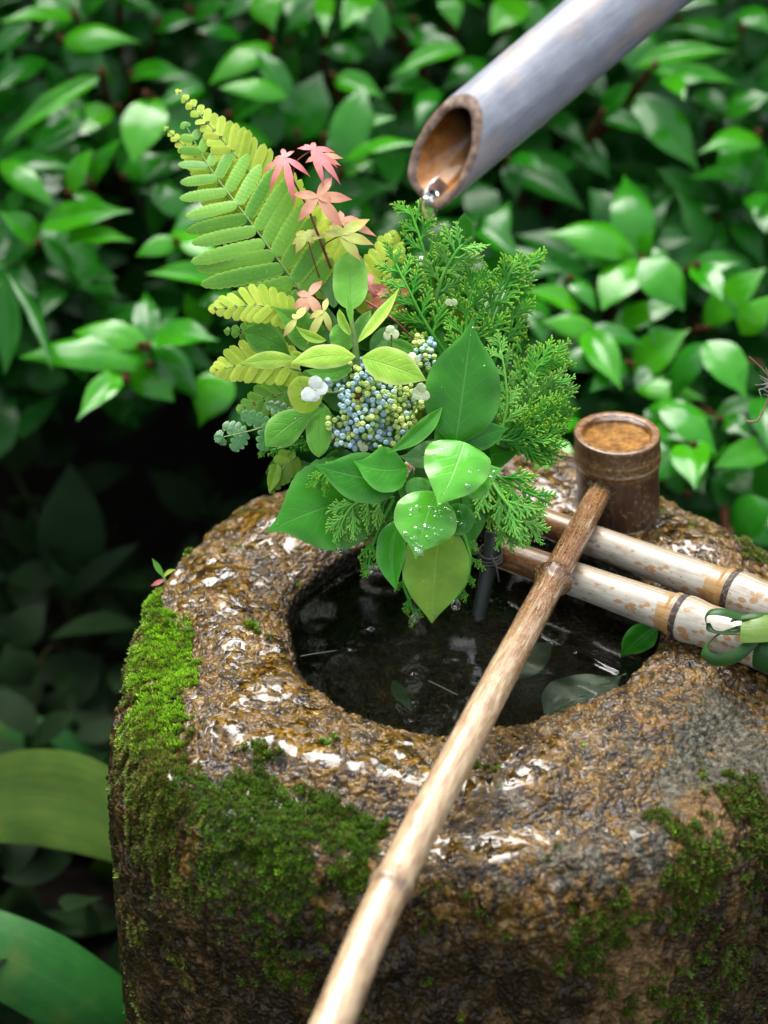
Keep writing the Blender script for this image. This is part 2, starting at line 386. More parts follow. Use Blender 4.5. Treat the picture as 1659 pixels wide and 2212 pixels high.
# ------------------------------------------------------------------ the stone basin
CAV = np.array([.03, .02])
def build_stone():
    nT, nS = 1300, 700
    x = np.linspace(-math.pi, math.pi, nT, endpoint=False); th = -math.pi / 2 + x - .38 * np.sin(x)
    deg = np.degrees(th); deg = (deg + 180) % 360 - 180
    def ptab(tab):
        k = np.array(sorted(tab)); k = np.vstack([k[-1] - [360, 0], k, k[0] + [360, 0]]) if True else k
        g = np.arange(-180, 540) - 0.0; v = np.interp(g, np.concatenate([k[:, 0], k[1:-1, 0] + 360, ]), np.concatenate([k[:, 1], k[1:-1, 1]])) if False else None
        ks = np.concatenate([k[1:-1, 0] - 360, k[1:-1, 0], k[1:-1, 0] + 360]); vs = np.tile(k[1:-1, 1], 3)
        g = np.linspace(-360, 360, 1441); f = np.interp(g, ks, vs); ker = np.hanning(31); ker /= ker.sum()
        f = np.convolve(np.pad(f, 15, mode='edge'), ker, 'valid'); return np.interp(deg, g, f)
    Ro = ptab([(120, .287), (127, .284), (139, .268), (152, .259), (160, .259), (168, .258), (176, .258), (-165, .262), (-148, .276), (-133, .264), (-107, .243), (-90, .248), (-75, .256), (-57, .272), (-40, .29), (-20, .31), (0, .317), (29, .318), (38, .312), (51, .312), (68, .322), (80, .312), (95, .302), (108, .294)])
    Fr = ptab([(120, .93), (152, .92), (168, .84), (180, .80), (-160, .80), (-148, .83), (-133, .76), (-107, .78), (-90, .80), (-57, .76), (-35, .74), (-10, .80), (29, .9), (68, .95), (95, .94)])
    Rc = ptab([(158, .159), (-176, .146), (-161, .142), (-150, .137), (-140, .133), (-127, .128), (-111, .119), (-92, .110), (-71, .105), (-50, .108), (-30, .116), (-12, .128), (0, .138), (11, .148), (40, .158), (70, .165), (100, .168), (129, .163), (143, .160)])
    ct, st = np.cos(th), np.sin(th)
    def ring(cx, cy, r, z): return np.stack([cx + r * ct, cy + r * st, np.broadcast_to(z, th.shape)], 1)
    cx, cy = CAV
    rim = ring(cx, cy, Rc, -.019); edge = ring(0, 0, Ro * Fr, 0)
    def top(k, z):
        a = ring(cx, cy, Rc * 1.045, 0); p = a * (1 - k) + edge * k; p[:, 2] = z; return p
    zt = .004 * np.sin(th + 1.0)
    front = np.clip(-st, 0, 1)
    K = [ring(cx, cy, Rc * .02, -.150), ring(cx, cy, Rc * .55, -.146), ring(cx, cy, Rc * .86, -.120), ring(cx, cy, Rc * .965, -.062), rim,
         top(.0, -.007 + zt * .5), top(.22, .000 + zt), top(.6, .003 + zt), top(1.0, -.005 + zt * 1.2 - .010 * front),
         ring(0, 0, Ro * (Fr * .45 + .55), -.014 - .010 * front), ring(0, 0, Ro * (Fr * .12 + .88), -.046 - .014 * front), ring(0, 0, Ro, -.105 - .02 * front),
         ring(0, 0, Ro * 1.012, -.2), ring(0, 0, Ro * 1.01, -.32), ring(0, 0, Ro * .99, -.46), ring(0, 0, Ro * .97, -.64)]
    K = np.array(K); m = len(K)
    # samples along the profile: dense on the rim, top and shoulder
    w = np.array([8, 9, 12, 22, 26, 46, 70, 78, 60, 62, 80, 96, 66, 14, 5], float); w = w / w.sum()
    cum = np.concatenate([[0], np.cumsum(w)]); sgrid = np.interp(np.linspace(0, 1, nS), cum, np.arange(m))
    sgrid = np.minimum(sgrid, m - 1 - 1e-6); i = sgrid.astype(int); f = (sgrid - i)[:, None, None]
    KP = np.concatenate([2 * K[:1] - K[1:2], K, 2 * K[-1:] - K[-2:-1]])
    a, b, c, d = KP[i], KP[i + 1], KP[i + 2], KP[i + 3]
    P = .5 * (2 * b + (c - a) * f + (2 * a - 5 * b + 4 * c - d) * f ** 2 + (3 * b - a - 3 * c + d) * f ** 3)
    sg = np.repeat(sgrid[:, None], nT, 1).ravel()
    flat = P.reshape(-1, 3)
    # large unevenness
    def normals(Q):
        Q = Q.reshape(nS, nT, 3); ds = np.gradient(Q, axis=0); dt = np.roll(Q, -1, 1) - np.roll(Q, 1, 1)
        N = np.cross(dt, ds); N /= np.linalg.norm(N, axis=2, keepdims=True) + 1e-12; return N.reshape(-1, 3)
    N = normals(P)
    if N[nT * (nS // 2) + 5] @ (flat[nT * (nS // 2) + 5] - np.array([0, 0, -.3])) < 0: N = -N
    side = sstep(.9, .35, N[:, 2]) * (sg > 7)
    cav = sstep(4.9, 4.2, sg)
    big = fbm(flat * 13, 3, 3) * .006 + fbm(flat * 30, 3, 8) * .0035
    big = big * np.where(sg < 2.2, .1, 1)
    flat = flat + N * (big * (1 - .3 * cav))[:, None]
    # pebbly relief, domain warped; stretched down the sides
    wq = flat.copy(); wq[:, 2] *= 1 - .45 * side
    warp = np.stack([fbm(wq * 60, 2, 20 + k) for k in range(3)], 1) * .006
    q = wq + warp
    f1, f2, id1 = voro(q * 100, 31); g1, g2, id2 = voro(q * 210 + 5, 47)
    big_p = np.clip(1 - (f1 / .7) ** 2, 0, 1) * (.35 + .9 * id1)
    sm_p = np.clip(1 - (g1 / .7) ** 2, 0, 1) * (.3 + .8 * id2)
    patch = sstep(-.25, .35, fbm(flat * 22, 3, 60))
    h = .0022 * big_p * (.35 + .65 * patch) + .0023 * sm_p + .0015 * fbm(q * 95, 3, 70) + .0010 * fbm(q * 330, 2, 75)
    ridg = side * (np.abs(fbm(np.stack([flat[:, 0] * 55, flat[:, 1] * 55, flat[:, 2] * 16], 1), 3, 90)) * -.008 + .002)
    pit = side * sstep(.35, .6, fbm(np.stack([flat[:, 0] * 38, flat[:, 1] * 38, flat[:, 2] * 24], 1), 3, 95)) * -.007
    u, v, _ = proj3(flat)
    rightcalm = np.exp(-(((flat[:, 0] - .19) / .08) ** 2 + ((flat[:, 1] + .12) / .08) ** 2))
    h = h * (1 - .45 * cav) * np.where(sg < 2.2, .15, 1) * (1 - .45 * rightcalm)
    # water lying between the grains, on the top only
    lvl = .0004 + .0016 * fbm(flat * 26, 3, 110) + .0016 * fbm(flat * 75, 2, 115) + .0016 * patch - .0022 * sstep(.16, .30, np.hypot(flat[:, 0] - .2, flat[:, 1] + .05) * -1 + .34) * 1
    lvl = lvl - .02 * sstep(.93, .80, N[:, 2]) - .004 * cav - .004 * rightcalm
    k = .0004
    dd = lvl - h; pool = sstep(-.0001, .0007, dd)
    hh = .5 * (h + lvl + np.sqrt(dd ** 2 + k ** 2)); 
    film = sstep(.99, .90, N[:, 2]); h = np.where(N[:, 2] > .6, hh, h) + ridg + pit
    flat = flat + N * h[:, None]
    mb = MB(); mb.grid(flat.reshape(nS, nT, 3)[::-1], closed=True)
    me = mb.mesh('stone_basin', STONE)
    rev = lambda a: a.reshape(nS, nT, *a.shape[1:])[::-1].reshape(-1, *a.shape[1:])
    return me, rev(flat), rev(N), rev(.3 * id1 + .7 * id2), rev(pool), rev(side), rev(cav), rev(sg), (nS, nT)
def proj3(P):
    q = P - CAM; dep = q @ FWD
    return 829.5 + (q @ RIGHT) / dep * FPX, 1106 - (q @ UP) / dep * FPX, dep
SM, SV, SN, Stone_tone, Spool, Sside, Scav, Ssg, SSH = build_stone()
_su, _sv, _sd = proj3(SV); _front = (SN @ TOCAM) > .05
def hit(u, v):
    """the point of the stone seen at (u, v)"""
    dd = (_su - u) ** 2 + (_sv - v) ** 2 + np.where(_front, 0, 1e9); k = np.where(dd < 80)[0]
    if len(k) == 0: return SV[np.argmin(dd)]
    return SV[k[np.argmin(_sd[k])]]
def blobs(lst):
    out = np.zeros(len(SV))
    for u, v, r, s in lst:
        c = hit(u, v); d = SV - c; d[:, 2] *= .8
        out = np.maximum(out, s * np.exp(-(d ** 2).sum(1) / r ** 2))
    return out
patchn = fbm(SV * 34, 4, 200) * .5 + fbm(SV * 110, 3, 210) * .5
m_bright = blobs([(335, 1400, .030, 1), (345, 1340, .022, 1), (370, 1460, .026, 1), (305, 1450, .022, .9), (330, 1285, .020, .85), (335, 1530, .028, .95), (380, 1400, .016, .6), (300, 1390, .018, .8), (345, 1590, .022, .7)])
m_left = blobs([(290, 1620, .05, .75), (320, 1720, .05, .8), (300, 1850, .05, .6), (360, 1900, .04, .6), (270, 1500, .04, .6), (330, 1650, .03, .8), (300, 2000, .04, .45), (390, 2060, .03, .5), (280, 2150, .05, .4), (350, 2120, .05, .3), (270, 1380, .03, .6)])
m_front = blobs([(420, 1690, .026, 1), (480, 1735, .034, 1), (560, 1720, .026, 1), (560, 1780, .04, 1), (650, 1780, .034, 1), (720, 1800, .030, .95), (780, 1765, .016, .8), (500, 1830, .04, .8), (620, 1860, .045, .85), (740, 1870, .03, .8), (430, 1880, .04, .7), (520, 1960, .05, .45), (650, 1980, .05, .35)])
m_right = blobs([(1500, 1900, .030, .85), (1470, 1950, .026, .85), (1620, 1740, .034, .8), (1640, 1830, .04, .75), (1540, 1850, .025, .7), (1300, 1990, .04, .5), (1260, 2090, .05, .4), (1420, 1760, .014, .6), (1180, 2010, .04, .35), (1500, 2200, .06, .5), (950, 2050, .06, .3), (1600, 2050, .05, .5), (600, 2130, .06, .3), (1640, 1190, .02, .9), (900, 1930, .05, .35)])
gate = lambda m, lo, hi: sstep(lo, hi + .12, m + patchn * .95)
M1, M2, M3, M4 = gate(m_bright, .38, .6), gate(m_left, .42, .75), gate(m_front, .38, .62), gate(m_right, .42, .72)
Mall = np.maximum.reduce([M1, M2, M3, M4]) * (Scav < .1)
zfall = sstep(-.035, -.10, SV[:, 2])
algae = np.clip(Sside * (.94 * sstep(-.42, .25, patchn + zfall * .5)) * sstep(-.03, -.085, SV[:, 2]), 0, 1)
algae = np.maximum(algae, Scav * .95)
tan = np.maximum(gate(blobs([(1560, 1790, .035, .9), (1530, 1740, .03, .8), (1380, 2110, .05, .8), (1330, 2010, .03, .7), (1420, 1960, .03, .7), (1370, 2190, .05, .8), (1100, 2170, .06, .4), (400, 1980, .05, .5), (390, 2150, .06, .5)]), .4, .62), 0)
algae = algae * (1 - .9 * tan)
lichen = gate(blobs([(1560, 1560, .05, .9), (1500, 1680, .045, .9), (1610, 1650, .05, .9), (1420, 1620, .03, .7), (1420, 1830, .035, .8), (1300, 1880, .035, .7), (1180, 1920, .03, .6)]), .35, .6)
wet = (1 - .6 * lichen) * (1 - Scav) * np.clip(1 - .45 * Sside, 0, 1) * (1 - .75 * tan) * (1 - .5 * np.exp(-(((SV[:, 0] - .2) / .07) ** 2 + ((SV[:, 1] + .13) / .07) ** 2)))
for nm, arr in (('tone', Stone_tone), ('pool', Spool), ('algae', algae), ('bare', tan), ('mossy', Mall), ('wet', wet), ('lichen', lichen), ('hole', Scav)): pattr(SM, nm, arr)
stone = tag(link('stone_basin', SM), 'rough wet brown stone basin with a round water hole and moss on its shoulder', 'stone basin')

def moss_mat():
    n = NT('moss'); c = n.attr('shade', 'Color')
    n.pr(Base_Color=c, Roughness=.45); n.p.inputs['Specular IOR Level'].default_value = .4
    tr = n.nd('BsdfTranslucent'); n.set(tr.inputs['Color'], c); ms = n.nd('MixShader'); n.set(ms.inputs[0], .3)
    n.set(ms.inputs[1], n.p.outputs[0]); n.set(ms.inputs[2], tr.outputs[0]); n.t.links.new(ms.outputs[0], n.out.inputs[0]); return n.m
MOSS = moss_mat()
def moss(name, mask, count, lo, hi, size, label, brown=.15):
    """tufts of tiny pointed leaves standing on the stone"""
    area = np.ones(len(SV)); w = mask * (SN @ TOCAM > -.35) * (Scav < .1); w = w / w.sum()
    k = rng.choice(len(SV), count, p=w, replace=True)
    p = SV[k] + rng.normal(0, .0007, (count, 3)); n = SN[k] * .7 + np.array([0, 0, .55]); n /= np.linalg.norm(n, axis=1, keepdims=True)
    nb = 5; V = []; Cc = []
    clump = fbm(p * 160, 2, 300) * .5 + .5; tone = np.clip(clump * .75 + rng.uniform(-.25, .25, count) + .1, 0, 1)
    col = np.array(lo)[None] * (1 - tone[:, None]) + np.array(hi)[None] * tone[:, None]
    br = rng.uniform(0, 1, count) < brown; col[br] = np.array([.11, .062, .018]) * rng.uniform(.5, 1.5, (br.sum(), 1))
    sz = size * rng.uniform(.55, 1.3, count) * (.6 + .7 * clump)
    a = nrm([.37, .5, .78]); t = np.cross(n, a); t /= np.linalg.norm(t, axis=1, keepdims=True); b = np.cross(n, t)
    for j in range(nb):
        ph = j / nb * 6.2832 + rng.uniform(-.5, .5, count); sp = rng.uniform(.35, 1.15, count)
        d = n * np.cos(sp)[:, None] + (t * np.cos(ph)[:, None] + b * np.sin(ph)[:, None]) * np.sin(sp)[:, None]
        s = np.cross(d, n + .1 * t); s /= np.linalg.norm(s, axis=1, keepdims=True) + 1e-9
        V.append(np.stack([p - n * .0006, p + d * (sz * .5)[:, None] + s * (sz * .17)[:, None], p + d * sz[:, None], p + d * (sz * .5)[:, None] - s * (sz * .17)[:, None]], 1))
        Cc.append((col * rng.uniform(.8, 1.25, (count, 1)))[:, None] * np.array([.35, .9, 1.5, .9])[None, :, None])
    V = np.concatenate(V).reshape(-1, 3); Cc = np.concatenate(Cc).reshape(-1, 3)
    mb = MB(); idx = np.arange(len(V)).reshape(-1, 4); mb.raw(V, idx.tolist()); me = mb.mesh(name, MOSS, smooth=False)
    pattr(me, 'shade', np.concatenate([Cc, np.ones((len(Cc), 1))], 1))
    return link(name, me, parent=stone, kind='stuff', label=label)
moss('moss', M1 * (Scav < .1), 6500, (.05, .10, .006), (.26, .52, .012), .0036, 'bright lime green moss on the left shoulder of the stone', .08)
moss('moss', M2, 9500, (.028, .036, .005), (.14, .21, .016), .0034, 'dark brownish green moss on the left side of the stone', .3)
moss('moss', M3, 8800, (.020, .036, .004), (.11, .23, .014), .0029, 'deep green moss along the front shoulder of the stone', .12)
moss('moss', M4, 9000, (.018, .030, .004), (.11, .21, .014), .0034, 'thin green moss on the right side of the stone', .3)

# ------------------------------------------------------------------ ground, water in the hole
def soil_mat():
    n = NT('damp_soil'); pos = n.co('Object'); c = n.ramp(n.noise(pos, 22, 6, .65), [(.3, (.003, .002, .0015)), (.7, (.014, .010, .006))])
    n.pr(Base_Color=c, Roughness=.9, Normal=n.bump(n.noise(pos, 60, 6, .7), .8, .02)); n.p.inputs['Specular IOR Level'].default_value = .1; return n.m
g = np.linspace(-1, 1, 121); g = np.sign(g) * np.abs(g) ** 3 * 40
gx, gy = np.meshgrid(g, g, indexing='ij'); gz = -.62 + .03 * vnoise(np.stack([gx.ravel() * 3, gy.ravel() * 3, gx.ravel() * 0], 1), 4).reshape(gx.shape)
mb = MB(); mb.grid(np.stack([gx, gy, gz], 2)); mb.build('ground', soil_mat(), kind='structure')

WZ = -.021
def basin_water():
    n = NT('basin_water'); pos = n.co('Object')
    n.pr(Base_Color=(.80, .86, .74), Roughness=.0, IOR=1.33); n.p.inputs['Transmission Weight'].default_value = 1
    gx = np.linspace(-.175, .175, 260); X, Y = np.meshgrid(CAV[0] + gx, CAV[1] + .012 + gx, indexing='ij'); Z = np.full_like(X, WZ)
    Z += .00012 * vnoise(np.stack([X.ravel() * 40, Y.ravel() * 40, X.ravel() * 0], 1), 3).reshape(X.shape)
    def ridge(pts, w, hgt):
        P = spline([at_z(a, b, WZ)[:2] for a, b in pts], 60); D = np.full(X.shape, 9.)
        for q in P: D = np.minimum(D, np.hypot(X - q[0], Y - q[1]))
        return hgt * np.exp(-(D / w) ** 2)
    nonlocal_z = Z
    nonlocal_z += ridge([(1248, 1408), (1280, 1425), (1310, 1440), (1340, 1455), (1348, 1472), (1325, 1495), (1300, 1512)], .0030, .0022)
    nonlocal_z += ridge([(1180, 1545), (1186, 1520), (1205, 1500)], .002, .0012)
    nonlocal_z += ridge([(1158, 1365), (1180, 1378), (1208, 1394)], .002, .0012)
    nonlocal_z += ridge([(860, 1520), (880, 1540), (885, 1555)], .002, .0008)
    for u, v in ((895, 1452), (800, 1355), (983, 1422), (760, 1400)):
        q = at_z(u, v, WZ); D = np.hypot(X - q[0], Y - q[1]); nonlocal_z += .0006 * np.cos(D / .0022) * np.exp(-(D / .005) ** 2)
    mb = MB(); P = np.stack([X, Y, nonlocal_z], 2); mb.grid(P); inside = np.hypot(X - CAV[0], Y - CAV[1] - .012).ravel() < .178; mb.f = [f for f in mb.f if inside[list(f)].all()]
    return mb.build('water', n.m, kind='structure')
basin_water()

# ------------------------------------------------------------------ bamboo
def bamboo_mat(name, mode):
    """uv.x = metres along the culm, uv.y = turn around it"""
    n = NT(name); uv = n.sep(n.co('UV')); pos = n.co('Object'); L = uv[0]
    ang = n.math('MULTIPLY', uv[1], 6.2832)
    def cyl(sx, r=1.0, off=0.0):
        cb = n.nd('CombineXYZ', {0: n.math('MULTIPLY', L, sx), 1: n.math('MULTIPLY', n.math('COSINE', ang), r), 2: n.math('ADD', n.math('MULTIPLY', n.math('SINE', ang), r), off)}); return cb.outputs[0]
    fib = n.noise(cyl(9, 5), 5, 4, .6); fib2 = n.noise(cyl(14, 14, 3), 4, 3, .6)
    blot = n.noise(cyl(26, 1.0, 7), 2.2, 4, .6); fine = n.noise(cyl(120, 3, 1), 3, 4, .65)
    if mode == 'spout':
        c = n.ramp(n.math('ADD', n.math('MULTIPLY', fib, .6), n.math('MULTIPLY', blot, .4)), [(.35, (.16, .165, .185)), (.55, (.26, .275, .315)), (.7, (.37, .385, .425))])
        br = n.ramp(n.noise(cyl(10, .8, 12), 2.5, 4, .6), [(.54, 0.), (.66, 1.)])
        c = n.mix(n.math('MULTIPLY', br, .45), c, (.42, .30, .20)); ro = .30
        c = n.mix(n.math('MULTIPLY', n.ramp(fib2, [(.6, 0.), (.75, 1.)]), .35), c, (.25, .23, .24))
    elif mode == 'pole':
        kind = n.attr('zone')     # 0 brown end, 1 waxy white, .5 tan
        white = n.ramp(n.math('ADD', n.math('MULTIPLY', fib, .5), n.math('MULTIPLY', blot, .5)), [(.35, (.23, .20, .145)), (.6, (.44, .415, .345))])
        brown = n.ramp(n.math('ADD', n.math('MULTIPLY', fib, .5), n.math('MULTIPLY', fine, .5)), [(.36, (.045, .017, .006)), (.52, (.15, .06, .018)), (.66, (.29, .15, .055))])
        tanc = n.ramp(fib, [(.35, (.24, .125, .04)), (.65, (.42, .27, .11))])
        edge = n.math('ADD', kind, n.math('MULTIPLY', n.math('SUBTRACT', blot, .5), .5))
        c = n.mix(n.ramp(edge, [(.18, 0.), (.30, 1.)]), brown, tanc)
        c = n.mix(n.ramp(edge, [(.62, 0.), (.74, 1.)]), c, white)
        spots = n.vor(cyl(120, 2.6, 0), 1.0, 'F1'); sz = n.noise(cyl(30, 1.3, 5), 2.0, 2)
        sp = n.math('LESS_THAN', n.math('ADD', spots, n.math('MULTIPLY', fine, .25)), n.math('SUBTRACT', n.math('MULTIPLY', sz, 1.6), .40))
        c = n.mix(n.math('MULTIPLY', sp, .85), c, n.mix(fine, (.26, .11, .022), (.34, .18, .06)))
        dk = n.math('GREATER_THAN', n.noise(cyl(160, 5, 2), 3, 3, .6), .68); c = n.mix(n.math('MULTIPLY', dk, .7), c, (.05, .035, .025))
        # the weathered lower flank
        c = n.mix(n.math('MULTIPLY', n.ramp(n.math('ADD', n.math('SINE', n.math('ADD', ang, 2.2)), n.math('MULTIPLY', blot, .6)), [(.45, 0.), (1.0, 1.)]), .7), c, (.24, .165, .09))
        ro = .30
    elif mode == 'handle':
        k = n.ramp(n.math('ADD', n.math('MULTIPLY', L, 1.7), n.math('MULTIPLY', n.math('SUBTRACT', blot, .5), .5)), [(.28, 0.), (.62, 1.)])
        a = n.ramp(n.math('ADD', n.math('MULTIPLY', fib, .45), n.math('MULTIPLY', fine, .55)), [(.39, (.045, .016, .006)), (.5, (.17, .075, .024)), (.62, (.40, .25, .10))])
        b = n.ramp(n.math('ADD', n.math('MULTIPLY', fib, .7), n.math('MULTIPLY', blot, .3)), [(.33, (.17, .09, .04)), (.5, (.36, .255, .145)), (.66, (.58, .48, .32))])
        c = n.mix(k, a, b)
        pk = n.ramp(n.noise(cyl(14, 1.2, 4), 2.4, 5, .65), [(.5, 0.), (.6, 1.)]); c = n.mix(n.math('MULTIPLY', pk, .6), c, (.20, .09, .05))
        wh = n.ramp(n.noise(cyl(16, 1.5, 9), 2.6, 5, .65), [(.55, 0.), (.64, 1.)]); c = n.mix(n.math('MULTIPLY', wh, .55), c, (.50, .40, .27))
        dk = n.math('GREATER_THAN', n.noise(cyl(70, 5, 2), 3.4, 3, .6), .66); c = n.mix(n.math('MULTIPLY', dk, n.math('SUBTRACT', .85, n.math('MULTIPLY', k, .6))), c, (.035, .018, .010))
        nd = n.attr('node'); c = n.mix(n.math('MULTIPLY', nd, n.ramp(fine, [(.36, 1.0), (.6, .35)])), c, (.040, .020, .010)); ro = .2
    elif mode == 'cup':
        c = n.ramp(n.math('ADD', n.math('MULTIPLY', fib, .5), n.math('MULTIPLY', fib2, .5)), [(.34, (.016, .007, .003)), (.5, (.045, .019, .007)), (.66, (.11, .048, .017))])
        li = n.math('GREATER_THAN', n.math('ADD', n.noise(cyl(60, 2.5, 2), 3, 5, .7), n.math('MULTIPLY', blot, .25)), .71)
        c = n.mix(n.math('MULTIPLY', li, .6), c, (.22, .14, .06))
        nd = n.attr('node'); c = n.mix(nd, c, n.ramp(fine, [(.3, (.04, .02, .008)), (.55, (.15, .08, .026)), (.7, (.30, .20, .09))])); ro = .38
    n.pr(Base_Color=c, Roughness=n.math('ADD', ro - .1, n.math('MULTIPLY', fine, .25)), Normal=n.bump(n.math('ADD', fib, n.math('MULTIPLY', fine, .6)), .22, .0008))
    n.p.inputs['Coat Weight'].default_value = .35 if mode != 'cup' else .3; n.p.inputs['Coat Roughness'].default_value = .12
    return n.m
def culm(pts, rad, n=28, caps=True):
    """tube mesh with per-point radius; returns MB and ring count"""
    mb = MB(); mb.tube(pts, rad, n, caps=caps); return mb
def along(P0, P1, s): return P0[None] * (1 - s[:, None]) + P1[None] * s[:, None]
def node_profile(x, xs, amp, w):
    r = np.zeros_like(x)
    for c, a in zip(xs, amp): r += a * np.exp(-((x - c) / w) ** 2)
    return r

# supporting poles: lie across the right rim, left ends over the water
def bamboo_pole(label, uvA, uvB, zA, zB, rA, rB, node_px, zones, seed):
    A, B = at_z(*uvA, zA), at_z(*uvB, zB); ax = nrm(B - A); L0 = np.linalg.norm(B - A); B = B + ax * .35; L = np.linalg.norm(B - A)
    x = np.unique(np.concatenate([np.linspace(0, L, 170), *[np.linspace(c - .012, c + .012, 40) for c in [np.linalg.norm(at_z(*node_px, zB) - A)]]]))
    nc = np.linalg.norm(at_z(*node_px, zB) - A)
    r = rA + (rB - rA) * np.clip(x / L0, 0, 1.1) ** 1.5
    r = r + .0022 * np.exp(-((x - nc - .006) / .010) ** 2) + .0012 * np.exp(-((x - nc + .006) / .0022) ** 2) - .0016 * np.exp(-((x - nc) / .0016) ** 2)
    P = A[None] + x[:, None] * ax
    t = thing('bamboo_pole', label, 'bamboo pole', A, 'bamboo poles lying across the basin')
    mb = culm(P, r, 36); me = mb.mesh('culm', POLE)
    V = np.concatenate(mb.v); xl = (V - A) @ ax
    z = np.interp(xl, [q[0] * L0 for q in zones] + [L], [q[1] for q in zones] + [1.0])
    pattr(me, 'zone', z); link('culm', me, parent=t)
    rg = MB(); xr = np.linspace(nc - .0028, nc + .0026, 9); rr = np.interp(xr, x, r) + .0004 + .0007 * np.sin(np.linspace(0, math.pi, 9))
    rg.tube(A[None] + xr[:, None] * ax, rr, 36, caps=True); rg.build('node_ring', NODE, t)
    return t
POLE = bamboo_mat('waxy_bamboo', 'pole')
def node_mat():
    n = NT('bamboo_node'); pos = n.co('Object'); c = n.ramp(n.noise(pos, 260, 3, .7), [(.38, (.012, .010, .010)), (.55, (.05, .035, .028)), (.66, (.22, .15, .09))])
    n.pr(Base_Color=c, Roughness=.6, Normal=n.bump(n.noise(pos, 400, 3), .6, .001)); return n.m
NODE = node_mat()
bamboo_pole('whitish bamboo pole nearer the front, tied with a green leaf strap', (1065, 1188), (1640, 1392), .020, .024, .0125, .0184, (1466, 1335), [(0, 0), (.25, .02), (.30, .95), (.64, 1), (.655, .5), (.71, .5), (.73, 1), (1, .85)], 1)
bamboo_pole('whitish bamboo pole lying behind its twin, under the ladle cup', (1120, 1108), (1640, 1300), .020, .024, .0118, .0172, (1585, 1278), [(0, 0), (.28, .05), (.33, .98), (.80, 1), (.815, .5), (.89, .5), (.90, .95), (1, 1)], 2)

